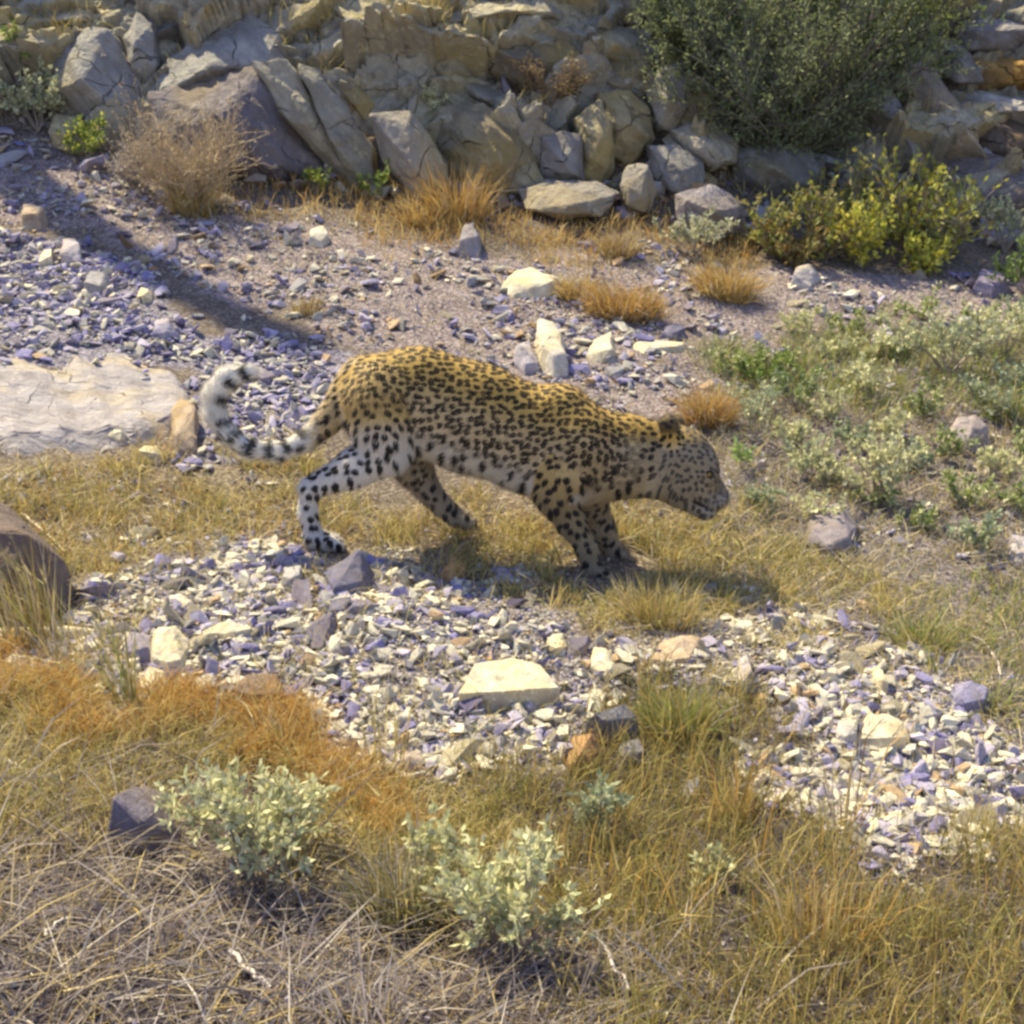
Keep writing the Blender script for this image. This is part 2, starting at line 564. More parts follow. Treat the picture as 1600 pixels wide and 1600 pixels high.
def face_rock(name, label, poly, col, thick=None, cat='rock', group=None, fwd=0.0, shrink=0.72, seed=None, mat=None, amp=None, land=None, y=None, lean=0.35, sub=None, ledges=0.5):
    """rock of the outcrop: outline as seen, a broken front, body running back into the hillside"""
    rng = np.random.default_rng(int(poly[0][0] * 7 + poly[0][1] * 13) % 99991 if seed is None else seed)
    P = np.array(poly, float)
    c = P.mean(0)
    P = c + (P - c) * 1.13
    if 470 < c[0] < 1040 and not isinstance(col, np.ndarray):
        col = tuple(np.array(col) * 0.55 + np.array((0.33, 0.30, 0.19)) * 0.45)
    fwd = fwd + 0.06
    if y is None:
        g = hit(c[0], P[:, 1].max() * 0.55 + c[1] * 0.45); y = g[1] - 0.02
    y -= fwd
    W = np.array([at_y(a, b, y) for a, b in P])
    cen = W.mean(0)
    size = float(np.ptp(W[:, 0]) + np.ptp(W[:, 2])) / 2
    t = thick or size * 0.8
    zlo = W[:, 2].min(); zr = max(np.ptp(W[:, 2]), 1e-3)
    pts = []
    for q in W:
        back = (q[2] - zlo) / zr * lean * t        # upper edge leans back
        r = rng.uniform(-0.12, 0.12) * t
        pts.append((q[0], y + back + r, q[2]))
        if rng.random() < 0.38: continue_front = False
        else: continue_front = True
        f = shrink + rng.uniform(-0.25, 0.18)
        s = cen + (q - cen) * f
        if continue_front: pts.append((s[0] + rng.uniform(-.04, .04) * size, y + back - t * rng.uniform(0.22, 0.42), s[2] + rng.uniform(-.03, .03) * size))
        b = cen + (q - cen) * rng.uniform(0.95, 1.1)
        pts.append((b[0], y + t * rng.uniform(0.6, 1.0), b[2] - 0.05 * zr))
    pts.append((cen[0] + rng.uniform(-.1, .1) * size, y - t * 0.42, cen[2] + rng.uniform(-.1, .1) * zr))
    org = np.array([cen[0], y, zlo])
    pts = np.array(pts) - org
    a = amp or 0.05 * size
    me = rock_mesh(name, pts, mat or M_ROCK, res=max(0.02, size * 0.045), amp=a, bev=0.014 * size, seed=rng.integers(1, 999), ledges=ledges)
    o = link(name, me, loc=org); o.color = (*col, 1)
    tag(o, label, cat, group)
    if land: LAND.append((c[0], c[1], land))
    return o


def flat_rock(name, label, poly, col, h, cat='stone', group=None, ledges=0.0, shrink=0.85, land=None, amp=None, tilt=0.0, sink=0.6, mat=None):
    """stone lying on the ground: footprint as seen, top raised by h"""
    rng = np.random.default_rng(int(poly[0][0] * 11 + poly[0][1] * 5) % 99991)
    P = np.array(poly, float)
    crisp = amp is not None and amp < 0.01
    if cat == 'stone' and not crisp: h = h * 0.8
    G = np.array([hit(a, b) for a, b in P])
    cen = G.mean(0)
    org = np.array([cen[0], cen[1], H(cen[0], cen[1])])
    size = float(np.ptp(G[:, 0]) + np.ptp(G[:, 1])) / 2
    pts = []
    for q in G:
        pts.append((q[0], q[1], q[2] - h * sink))
        if crisp or rng.random() < 0.6:
            pts.append((q[0] * .97 + cen[0] * .03, q[1] * .97 + cen[1] * .03, q[2] + h * rng.uniform(0.1, 0.5)))
        f = shrink + (rng.uniform(-0.08, 0.06) if crisp else rng.uniform(-0.35, 0.08))
        s = cen + (q - cen) * f
        pts.append((s[0], s[1] - 0.25 * h, q[2] * 0.6 + cen[2] * 0.4 + h * (rng.uniform(0.85, 1.1) if crisp else rng.uniform(0.45, 1.05)) + tilt * (s[1] - cen[1])))
    if not crisp:
        pts.append((cen[0] + rng.uniform(-.2, .2) * size, cen[1] + rng.uniform(-.2, .2) * size, cen[2] + h * rng.uniform(0.9, 1.2)))
    pts = np.array(pts) - org
    a = amp or min(0.085 * size, 0.4 * h)
    me = rock_mesh(name, pts, mat or M_STONE, res=max(0.012, min(size * 0.06, 0.035)), amp=a, bev=0.012 * size, seed=rng.integers(1, 999), ledges=ledges)
    o = link(name, me, loc=org); o.color = (*col, 1)
    tag(o, label, cat, group)
    if land: LAND.append((P[:, 0].mean(), P[:, 1].mean(), land))
    return o


GREY = (0.33, 0.32, 0.295); DGREY = (0.24, 0.235, 0.22); PALE = (0.48, 0.45, 0.37); TAN = (0.43, 0.37, 0.22); BRN = (0.29, 0.235, 0.15)
OUT = 'rocks of the outcrop'


def build_outcrop():
    fr = face_rock
    fr('boulder', 'rounded grey boulder behind the pale leafy shrub at the top left', [(75, 150), (85, 85), (120, 48), (160, 52), (185, 90), (215, 140), (222, 195), (120, 205)], GREY, land='the rounded boulder', cat='boulder', group=OUT)
    fr('rock_ledge', 'thin pale ledge along the top edge above the rounded boulder', [(40, 20), (120, 8), (200, 14), (195, 38), (120, 46), (50, 40)], PALE, cat='rock', group=OUT, thick=0.5)
    fr('rock', 'narrow upright rock wedged between the two large boulders', [(192, 60), (205, 20), (232, 40), (246, 100), (232, 150), (205, 130)], GREY, group=OUT)
    fr('rock', 'dark rock in the gully left of the big domed boulder', [(215, 60), (260, 20), (330, 10), (300, 50), (255, 95), (228, 110)], DGREY, group=OUT, fwd=-0.15)
    fr('boulder', 'big domed boulder with a pale rim above the dry bush', [(236, 140), (262, 92), (308, 46), (370, 26), (420, 52), (432, 100), (330, 118), (300, 155), (250, 160)], GREY, cat='boulder', group=OUT, land='the domed boulder', fwd=0.05)
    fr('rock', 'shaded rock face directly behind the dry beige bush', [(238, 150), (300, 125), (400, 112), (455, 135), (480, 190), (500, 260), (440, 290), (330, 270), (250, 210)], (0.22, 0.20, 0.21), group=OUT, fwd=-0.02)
    fr('rock', 'grey wedge beside the domed boulder with a white chipped corner', [(395, 35), (430, 45), (445, 80), (470, 100), (440, 118), (412, 95)], PALE, group=OUT)
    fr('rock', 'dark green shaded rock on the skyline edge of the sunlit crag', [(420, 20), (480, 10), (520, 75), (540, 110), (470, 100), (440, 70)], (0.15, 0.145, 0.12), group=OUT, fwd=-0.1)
    fr('rock_slab', 'leftmost of the leaning slabs, dipping steeply to the right', [(398, 105), (452, 100), (470, 128), (530, 222), (572, 290), (555, 305), (500, 250), (440, 180)], PALE, cat='rock slab', group=OUT, land='the leaning slabs', fwd=0.04, thick=0.3)
    fr('rock_slab', 'middle leaning slab in a narrow dark cleft', [(468, 108), (503, 114), (532, 155), (580, 232), (588, 300), (550, 285), (505, 205)], GREY, cat='rock slab', group=OUT, fwd=0.1, thick=0.25)
    fr('rock_slab', 'smooth pale flat-faced slab leaning in the orange grass', [(583, 186), (642, 181), (671, 223), (693, 255), (694, 318), (655, 310), (603, 254)], (0.38, 0.35, 0.34), cat='rock slab', group=OUT, fwd=0.16, thick=0.3, shrink=0.9, amp=0.012, land='the smooth leaning slab', ledges=0.1)
    fr('rock', 'brown rock filling the gap above the smooth leaning slab', [(500, 110), (560, 115), (600, 160), (580, 200), (545, 170)], TAN, group=OUT)
    fr('crag', 'tall sunlit yellow crag at the top edge of the outcrop', [(480, -30), (600, -30), (650, 50), (655, 120), (640, 185), (600, 165), (555, 118), (515, 66)], (0.50, 0.45, 0.29), cat='rock', group=OUT, lean=1.3, fwd=0.0, thick=0.5, land='the sunlit crag')  # yellow of the sunlight is painted into the crag's colour
    fr('rock', 'brown rock beside the sunlit crag with a pale left edge', [(640, 50), (690, 55), (715, 85), (735, 120), (700, 150), (655, 140)], TAN, group=OUT)
    fr('rock_ledge', 'long pale ledge lit by sun at the top edge', [(670, 18), (740, -20), (900, -25), (940, 18), (900, 34), (780, 42), (700, 34)], (0.52, 0.49, 0.40), cat='rock', group=OUT, thick=0.55, fwd=0.15, lean=1.2, land='the sunlit top ledge')
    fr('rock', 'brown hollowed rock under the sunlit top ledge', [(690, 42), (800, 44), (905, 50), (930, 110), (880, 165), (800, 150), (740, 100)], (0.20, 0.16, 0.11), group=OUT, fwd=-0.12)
    fr('rock', 'pale gable shaped rock with a sunlit right rim', [(915, 45), (950, 28), (985, 50), (1018, 84), (1012, 100), (930, 95)], PALE, group=OUT, fwd=0.08, lean=0.7)
    fr('rock', 'ragged cracked rock under the gable shaped rock', [(930, 95), (1012, 98), (1018, 150), (990, 165), (940, 150), (925, 120)], GREY, group=OUT)
    fr('rock', 'sloping pale shelf left of the brown hollow', [(695, 112), (735, 112), (775, 150), (825, 160), (800, 185), (755, 165), (720, 145)], GREY, group=OUT, lean=0.8)
    fr('boulder', 'grey pointed boulder below the brown hollow', [(770, 155), (818, 154), (850, 184), (838, 206), (790, 212), (768, 190)], GREY, cat='boulder', group=OUT, fwd=0.05)
    fr('rock_block', 'upright blue grey block standing above the low ledge', [(848, 216), (880, 210), (907, 216), (909, 280), (870, 286), (848, 270)], (0.27, 0.26, 0.30), cat='rock', group=OUT, fwd=0.1, land='the blue grey block')
    fr('rock_ledge', 'low flat ledge at the foot of the blue grey block', [(822, 298), (860, 290), (930, 292), (960, 306), (940, 334), (880, 340), (830, 326)], (0.31, 0.29, 0.31), cat='rock', group=OUT, fwd=0.12, lean=0.8)
    fr('boulder', 'pale wedge boulder at the foot of the outcrop', [(972, 290), (985, 264), (1014, 262), (1024, 298), (1012, 330), (980, 326)], (0.33, 0.31, 0.32), cat='boulder', group=OUT, fwd=0.14)
    fr('rock', 'upright rounded rock beside the dark bush', [(1016, 150), (1035, 112), (1060, 104), (1074, 125), (1072, 170), (1052, 206), (1030, 198)], GREY, group=OUT, fwd=0.08)
    fr('rock', 'square ended block jutting towards the dark bush', [(1058, 206), (1085, 195), (1120, 200), (1152, 224), (1148, 252), (1112, 262), (1075, 240)], PALE, group=OUT, fwd=0.14, lean=0.6)
    fr('rock', 'grey rock under the square ended block', [(1020, 232), (1060, 232), (1098, 255), (1092, 295), (1050, 300), (1026, 275)], GREY, group=OUT, fwd=0.08)
    fr('boulder', 'low lilac boulder behind the pale sprigs', [(1066, 308), (1115, 294), (1158, 320), (1158, 358), (1110, 370), (1070, 350)], (0.29, 0.27, 0.30), cat='boulder', group=OUT, fwd=0.12)
    fr('rock', 'tall cracked block in the middle of the outcrop', [(940, 150), (985, 148), (1012, 170), (1020, 215), (985, 255), (950, 240), (935, 190)], TAN, group=OUT, fwd=0.02)
    fr('rock', 'tawny split block right of the blue grey block', [(905, 190), (938, 165), (955, 200), (960, 262), (935, 290), (908, 284)], TAN, group=OUT, fwd=0.06)
    fr('rock', 'broken brown rock face beside the smooth leaning slab', [(690, 175), (755, 170), (800, 205), (845, 255), (820, 305), (750, 320), (700, 285)], BRN, group=OUT, fwd=-0.05)
    fr('rock', 'small wedge of rock at the left foot of the low ledge', [(795, 262), (835, 255), (848, 285), (825, 305), (790, 300)], TAN, group=OUT)
    # right hand group
    fr('rock_slab', 'leaning pale streaked slab right of the dark bush', [(1410, 130), (1436, 96), (1470, 104), (1512, 178), (1530, 250), (1485, 255), (1450, 230)], (0.38, 0.33, 0.26), cat='rock slab', group=OUT, fwd=0.08, lean=0.6, land='the streaked slab')
    fr('rock_slab', 'thin grey slab leaning under the dark bush', [(1360, 160), (1400, 142), (1425, 180), (1455, 250), (1430, 270), (1390, 220)], GREY, cat='rock slab', group=OUT, fwd=0.05)
    fr('rock_ledge', 'white topped ledge at the right edge of the photo', [(1520, 142), (1600, 148), (1720, 160), (1720, 215), (1600, 202), (1532, 172)], (0.50, 0.48, 0.45), cat='rock', group=OUT, fwd=0.15, lean=0.9, land='the white topped ledge')
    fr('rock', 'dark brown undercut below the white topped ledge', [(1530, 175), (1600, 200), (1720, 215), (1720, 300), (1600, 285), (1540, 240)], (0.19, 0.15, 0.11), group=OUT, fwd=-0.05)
    fr('rock_block', 'grey block at the upper right corner', [(1512, 45), (1560, 26), (1720, 34), (1720, 80), (1525, 76)], (0.30, 0.29, 0.30), cat='rock', group=OUT, fwd=0.1)
    fr('rock', 'orange lit rock under the grey corner block', [(1480, 85), (1530, 76), (1720, 80), (1720, 142), (1540, 138), (1495, 120)], (0.38, 0.25, 0.10), group=OUT, lean=0.7)  # orange cast of the sunlight is put into this rock's colour
    fr('rock', 'grey brown rock sloping down behind the yellow flowering plants', [(1480, 255), (1545, 240), (1620, 275), (1720, 300), (1720, 340), (1560, 320), (1490, 300)], (0.25, 0.21, 0.19), group=OUT)
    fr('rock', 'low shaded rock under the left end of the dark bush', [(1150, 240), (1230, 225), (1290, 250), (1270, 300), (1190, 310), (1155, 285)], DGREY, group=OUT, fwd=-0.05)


build_outcrop()


def describe(recs):
    """label things by their look and the landmark beside them; recs: (object, px, py, apparent size, look, group, category)"""
    from collections import defaultdict
    byl = defaultdict(list)
    for q in recs:
        o, x, y, sz, look, grp, cat = q
        L = min(LAND, key=lambda t: (t[0] - x) ** 2 + 2.5 * (t[1] - y) ** 2)
        dx, dy = x - L[0], y - L[1]
        if abs(dx) > 2 * abs(dy): d = 'right of' if dx > 0 else 'left of'
        elif abs(dy) > 2 * abs(dx): d = 'in front of' if dy > 0 else 'behind'
        else: d = ('in front and ' if dy > 0 else 'behind and ') + ('right of' if dx > 0 else 'left of')
        byl[f'{look} {d} {L[2]}'].append(q)
    words = ['largest', 'second largest', 'third largest', 'fourth largest', 'fifth largest', 'sixth largest', 'seventh largest', 'eighth largest', 'ninth largest', 'tenth largest']
    for lab, rs in byl.items():
        rs.sort(key=lambda q: -q[3])
        for i, q in enumerate(rs):
            tag(q[0], lab if len(rs) == 1 else (words[min(i, 9)] + ' ' + lab), q[6], q[5])


def build_filler_rocks():
    rng = np.random.default_rng(12)
    recs = []
    cols = [('grey', GREY), ('dark grey', DGREY), ('pale', PALE), ('tan', TAN), ('brown', BRN), ('greenish grey', (0.24, 0.24, 0.19))]
    for gy in (-20, 30, 85, 140, 195, 245, 290):
        for gx in range(20, 1700, 62):
            x = gx + rng.uniform(-28, 28); y = gy + rng.uniform(-22, 22)
            if x < 60 and y > 60: continue
            if y > 215 + 0.075 * x: continue
            if 1130 < x < 1380 and y > 20: continue
            if rng.random() < 0.62: continue
            rx = rng.uniform(22, 46); ry = rng.uniform(18, 36); ph = rng.uniform(0.3, 1.1)
            n = int(rng.integers(5, 8))
            a = np.sort(np.linspace(0, 2 * np.pi, n, endpoint=False) + rng.uniform(-.35, .35, n))
            u = rx * np.cos(a) * rng.uniform(.8, 1.15, n); v = ry * np.sin(a) * rng.uniform(.8, 1.15, n)
            poly = [(x + p * math.cos(ph) - q * math.sin(ph), y + p * math.sin(ph) * 0.9 + q * math.cos(ph)) for p, q in zip(u, v)]
            k = int(rng.integers(0, len(cols)))
            o = face_rock('rock', None, poly, np.array(cols[k][1]) * rng.uniform(.85, 1.15), fwd=rng.uniform(-0.12, 0.03), lean=rng.uniform(0.3, 1.0))
            shp = 'long' if max(rx, ry) > 1.5 * min(rx, ry) else 'squat'
            recs.append((o, x, y, rx * ry, f'{cols[k][0]} {shp} rock wedged', 'smaller rocks of the outcrop', 'rock'))
    describe(recs)


build_filler_rocks()


def build_ground_rocks():
    fl = flat_rock
    WH = (0.68, 0.62, 0.46); LIL = (0.42, 0.39, 0.42); SLATE = (0.17, 0.165, 0.24); RUST = (0.40, 0.24, 0.11)
    fl('rock_slab', 'rough lavender bedrock slab at the left edge beside the tail', [(-300, 580), (-60, 566), (60, 556), (190, 552), (262, 572), (298, 615), (300, 655), (255, 690), (150, 712), (-40, 712), (-300, 715)],
       (0.42, 0.395, 0.41), 0.03, cat='rock slab', amp=0.042, mat=M_BED, shrink=0.95, ledges=0.5, land='the bedrock slab')
    for lab, x_, y_, w_ in (('cream flake on the lower edge of the bedrock slab', 185, 688, 26), ('cream chip at the right corner of the bedrock slab', 222, 668, 18), ('yellowish flake in the grass below the bedrock slab', 238, 716, 24)):
        fl('stone', lab, [(x_ - w_, y_ + 4), (x_ - w_ * .5, y_ - 7), (x_ + w_ * .6, y_ - 8), (x_ + w_, y_ + 3), (x_ + w_ * .2, y_ + 9)], WH, 0.05)
    fl('stone', 'tan upright stone at the right end of the bedrock slab', [(268, 650), (285, 632), (305, 650), (304, 712), (275, 715)], (0.38, 0.30, 0.22), 0.09)
    fl('boulder', 'dark rounded boulder in shade at the left edge behind grass', [(-160, 850), (-60, 830), (40, 832), (85, 870), (118, 930), (105, 972), (20, 992), (-160, 990)], (0.20, 0.155, 0.135), 0.25, cat='boulder', land='the dark boulder', shrink=0.75, amp=0.035, mat=M_ROCK)
    fl('boulder', 'blue slate boulder on the gravel below the hind paw', [(500, 912), (530, 888), (575, 890), (600, 910), (585, 936), (520, 940)], SLATE, 0.09, cat='boulder', land='the blue slate boulder', shrink=0.6)
    fl('stone', 'dark blue stone just under the blue slate boulder', [(505, 948), (545, 940), (560, 955), (540, 972), (515, 966)], SLATE, 0.05)
    fl('rock_slab', 'large flat white slab with a shaded blue left side', [(718, 1108), (738, 1055), (800, 1050), (845, 1062), (876, 1102), (800, 1112)], WH, 0.055, cat='rock slab', land='the white slab', amp=0.0095, shrink=0.97)
    fl('stone', 'blocky white topped stone on the right of the gravel bank', [(1340, 1165), (1352, 1128), (1385, 1122), (1424, 1142), (1424, 1170), (1385, 1184)], WH, 0.07, land='the white topped stone', shrink=0.8)
    fl('stone', 'small pale stone left of the white topped stone', [(1300, 1165), (1312, 1138), (1340, 1140), (1342, 1165), (1320, 1172)], (0.6, 0.57, 0.52), 0.05)
    fl('boulder', 'long dark slate rock at the edge of the grass', [(912, 1152), (945, 1124), (990, 1138), (1012, 1160), (1000, 1172), (930, 1166)], (0.17, 0.17, 0.20), 0.075, cat='boulder', land='the long slate rock')
    fl('stone', 'second dark slate piece tucked in front of the long slate rock', [(958, 1182), (985, 1168), (1015, 1175), (1005, 1196), (970, 1200)], (0.20, 0.20, 0.24), 0.05)
    fl('stone', 'rust brown stone leaning beside the dark slate', [(880, 1195), (895, 1166), (935, 1164), (950, 1190), (930, 1212), (895, 1212)], RUST, 0.075, land='the rust brown stone', shrink=0.7)
    fl('boulder', 'grey purple boulder half hidden left of the front shrub', [(155, 1330), (180, 1262), (230, 1248), (275, 1262), (285, 1320), (230, 1345)], (0.20, 0.18, 0.22), 0.11, cat='boulder', land='the grey purple boulder', shrink=0.65)
    fl('stone', 'square brown slab standing in the orange grass', [(340, 1110), (385, 1064), (440, 1062), (450, 1108), (400, 1118)], (0.22, 0.16, 0.12), 0.07, land='the square brown slab')
    fl('stone', 'lilac faced block on the left of the gravel bank', [(190, 1035), (205, 1004), (240, 1002), (245, 1036)], (0.33, 0.31, 0.40), 0.05, land='the lilac block')
    fl('stone', 'tall white sunlit stone touching the lilac block', [(238, 1045), (242, 995), (275, 990), (298, 1010), (296, 1060), (262, 1062)], WH, 0.06, land='the tall white stone')
    fl('stone', 'long white flat stone at the left end of the bank', [(-60, 1000), (40, 988), (120, 986), (170, 992), (120, 1006), (40, 1012)], WH, 0.05, land='the long white stone')
    fl('stone', 'white lump under the tall white stone', [(215, 1080), (232, 1048), (262, 1056), (268, 1086), (240, 1096)], WH, 0.05)
    fl('stone', 'flat white stone at the top of the gravel bank near the tail side', [(300, 995), (330, 978), (395, 982), (400, 998), (350, 1004)], WH, 0.04)
    fl('stone', 'orange stone at the upper edge of the gravel bank', [(688, 900), (705, 875), (730, 888), (728, 905), (705, 912)], (0.58, 0.36, 0.15), 0.05, land='the orange stone')
    fl('stone', 'white flat stone above the white slab', [(845, 1018), (850, 996), (885, 994), (892, 1018), (870, 1026)], WH, 0.035)
    fl('stone', 'white slanting sliver right of the white slab', [(922, 1050), (925, 1018), (945, 1024), (970, 1056), (945, 1064)], WH, 0.04)
    fl('stone', 'pale brown flat ended stone in the middle of the bank', [(1005, 1040), (1015, 1004), (1080, 1002), (1100, 1012), (1085, 1040), (1040, 1048)], (0.50, 0.40, 0.30), 0.05, land='the pale brown stone')
    fl('stone', 'white flat stone lying behind the leopard beside orange grass', [(778, 452), (795, 424), (830, 422), (860, 440), (892, 452), (860, 466), (800, 466)], WH, 0.07, cat='stone', land='the white trail stone')
    fl('stone', 'bright stone with blue underside behind the leopard shoulders', [(915, 560), (922, 534), (955, 528), (972, 548), (955, 566), (930, 570)], WH, 0.06, land='the bright shoulder stone')
    fl('stone', 'pale leaning shard standing in the trail above the leopard back', [(838, 575), (842, 512), (862, 508), (885, 560), (892, 590), (865, 596)], (0.60, 0.56, 0.48), 0.12, land='the leaning shard')
    fl('stone', 'grey lilac stone left of the leaning shard', [(800, 575), (805, 545), (835, 540), (842, 580), (820, 588)], LIL, 0.09)
    fl('stone', 'blue violet stone above the bright shoulder stone', [(1030, 532), (1040, 512), (1070, 512), (1074, 528), (1050, 536)], SLATE, 0.06, land='the blue violet stone')
    fl('stone', 'long white stone under the blue violet stone', [(975, 542), (1000, 534), (1075, 540), (1070, 550), (1000, 554)], WH, 0.03)
    fl('stone', 'dark slate plate on the trail at the far right', [(1518, 458), (1530, 432), (1560, 436), (1578, 456), (1550, 468)], (0.22, 0.20, 0.29), 0.06, land='the dark slate plate', amp=0.006)
    fl('boulder', 'half buried domed grey stone at the right edge', [(1462, 705), (1480, 672), (1520, 662), (1556, 680), (1568, 706), (1510, 716)], (0.36, 0.31, 0.30), 0.10, cat='boulder', land='the domed stone', shrink=0.6)
    fl('stone', 'pointed lilac stone right of the green grass', [(1355, 548), (1378, 512), (1398, 520), (1402, 546), (1380, 556)], LIL, 0.07, land='the pointed lilac stone')
    fl('stone', 'square lilac stone on the blue gravel', [(238, 528), (240, 506), (268, 504), (276, 526), (258, 534)], (0.38, 0.36, 0.46), 0.06, land='the square lilac stone')
    fl('stone', 'white chip on the blue gravel below the shade band', [(60, 420), (70, 400), (88, 396), (84, 418)], WH, 0.06, land='the white chip')
    fl('stone', 'round lilac stone beside the white chip', [(95, 418), (98, 390), (118, 380), (130, 396), (128, 420)], LIL, 0.08)
    fl('stone', 'rounded grey stone on the left trail', [(130, 462), (140, 438), (165, 434), (178, 450), (160, 466)], (0.34, 0.33, 0.34), 0.07, land='the rounded grey stone')
    fl('stone', 'white pebble right of the rounded grey stone', [(212, 468), (220, 456), (240, 458), (240, 472), (225, 476)], WH, 0.05)
    fl('stone', 'tan squared stone near the shade band at the left', [(32, 360), (36, 334), (62, 330), (76, 346), (68, 362)], (0.42, 0.33, 0.24), 0.09, land='the tan squared stone')
    fl('stone', 'cream flat stone on the trail under the dry bush', [(478, 385), (485, 362), (505, 358), (520, 378), (505, 388)], (0.62, 0.58, 0.48), 0.06, land='the cream stone')
    fl('boulder', 'grey lilac rock in orange grass below the outcrop', [(715, 400), (722, 374), (740, 364), (756, 380), (752, 404)], (0.33, 0.31, 0.34), 0.10, cat='boulder', land='the grass bound rock')
    fl('stone', 'grey pointed stone on the trail right of the orange tufts', [(1232, 452), (1242, 420), (1262, 418), (1282, 440), (1268, 456)], (0.40, 0.38, 0.39), 0.08, land='the grey pointed stone')
    fl('stone', 'sloping dark stone in the grass ahead of the leopard', [(1255, 860), (1268, 805), (1310, 800), (1338, 830), (1330, 868), (1290, 876)], (0.27, 0.24, 0.26), 0.08, land='the sloping dark stone')
    fl('stone', 'lilac stone at the far right edge of the grass', [(1560, 880), (1570, 845), (1620, 840), (1640, 870), (1600, 886)], LIL, 0.07)
    fl('stone', 'blue lilac stone in the right hand gravel', [(1480, 1108), (1488, 1080), (1515, 1078), (1545, 1092), (1540, 1112), (1505, 1116)], (0.27, 0.26, 0.40), 0.06, land='the blue lilac stone')
    fl('stone', 'upright grey stone in the middle of the right gravel', [(1145, 1085), (1148, 1040), (1170, 1035), (1176, 1080), (1160, 1094)], LIL, 0.08, land='the upright grey stone')
    fl('stone', 'thin white splinter standing in the right gravel', [(1352, 1060), (1358, 1042), (1372, 1050), (1388, 1085), (1378, 1088)], WH, 0.05)
    fl('stone', 'pale blue stone among the front grass', [(1060, 1240), (1075, 1224), (1094, 1230), (1096, 1252), (1074, 1256)], (0.40, 0.40, 0.46), 0.05, land='the pale blue stone')
    fl('stone', 'tan block at the foot of the gravel near the orange grass', [(622, 1208), (630, 1182), (662, 1180), (668, 1206), (645, 1214)], (0.46, 0.38, 0.31), 0.05)
    fl('stone', 'blue shaded stone left of the white slab', [(700, 1108), (708, 1078), (730, 1070), (728, 1108)], (0.27, 0.26, 0.36), 0.05)
    fl('stone', 'grey smooth stone just above the blue slate boulder', [(436, 925), (442, 892), (466, 888), (474, 920), (458, 930)], (0.42, 0.41, 0.42), 0.06)


build_ground_rocks()


# ---- base shapes for loose stones
def stone_shape(rng, n=11, flat=0.6, long_=1.3):
    p = rng.normal(size=(n, 3)); p /= np.linalg.norm(p, axis=1)[:, None]
    p = np.sign(p) * np.abs(p) ** 0.75
    p *= np.array([long_, 1.0, flat]) * 0.5 * rng.uniform(0.85, 1.1, (n, 1))
    bm = hull_bm(p)
    bmesh.ops.triangulate(bm, faces=bm.faces)
    bm.verts.index_update()
    V = np.array([v.co for v in bm.verts]); T = np.array([[v.index for v in f.verts] for f in bm.faces])
    bm.free()
    return V, T


_sr = np.random.default_rng(21)
SHAPES = [stone_shape(_sr, int(_sr.integers(9, 15)), _sr.uniform(0.25, 0.75), _sr.uniform(1.0, 2.0)) for _ in range(18)]
PEBBLES = [stone_shape(_sr, 7, _sr.uniform(0.5, 0.9), _sr.uniform(1.0, 1.4)) for _ in range(8)]


def rotmats(n, rng, tilt):
    a = rng.uniform(0, 2 * np.pi, n); t = rng.normal(0, tilt, n); u = rng.uniform(0, 2 * np.pi, n)
    ca, sa = np.cos(a), np.sin(a)
    z = np.zeros(n); o = np.ones(n)
    Rz = np.stack([np.stack([ca, -sa, z], -1), np.stack([sa, ca, z], -1), np.stack([z, z, o], -1)], 1)
    kx, ky = np.cos(u), np.sin(u)
    c, s = np.cos(t), np.sin(t); v = 1 - c
    Rt = np.stack([np.stack([c + kx * kx * v, kx * ky * v, ky * s], -1),
                   np.stack([kx * ky * v, c + ky * ky * v, -kx * s], -1),
                   np.stack([-ky * s, kx * s, c], -1)], 1)
    return Rt @ Rz


def sample(n, zone, rng, xr=(-4.2, 4.2), yr=(1.4, 9.0), jitter=80, patchy=0.0):
    """world-uniform points whose place on the ground lies inside a zone"""
    out = []
    tot = 0
    for _ in range(60):
        x = rng.uniform(*xr, n * 2); y = rng.uniform(*yr, n * 2); z = H(x, y)
        px, py, dep = project(x, y, z)
        k = jitter * 4.6 / np.maximum(dep, 0.5)
        m = (dep > 0.4) & inpoly(px + k * 2 * fbm2(x * 5, y * 5, 3), py + k * 1.6 * fbm2(x * 5 + 7, y * 5, 3), zone)
        m &= np.abs(px - 800) < 1050
        if patchy:
            m &= (fbm2(x * 2.3 + 3, y * 2.3, 3) + 0.35 * noise2(x * 9, y * 9) + patchy) > rng.random(len(x)) * 0.7
        out.append(np.stack([x, y, z], -1)[m]); tot += m.sum()
        if tot >= n: break
    return np.concatenate(out)[:n]


STONE_COLS = [('pale', (0.50, 0.46, 0.37)), ('cream', (0.64, 0.58, 0.43)), ('lilac grey', (0.36, 0.325, 0.41)), ('slate blue', (0.21, 0.19, 0.33)),
              ('grey', (0.34, 0.32, 0.31)), ('rusty brown', (0.42, 0.29, 0.17))]


def stone_cols(n, rng, p):
    k = rng.choice(len(STONE_COLS), n, p=p)
    c = np.array([STONE_COLS[i][1] for i in k]) * rng.uniform(0.8, 1.15, (n, 1))
    return k, c


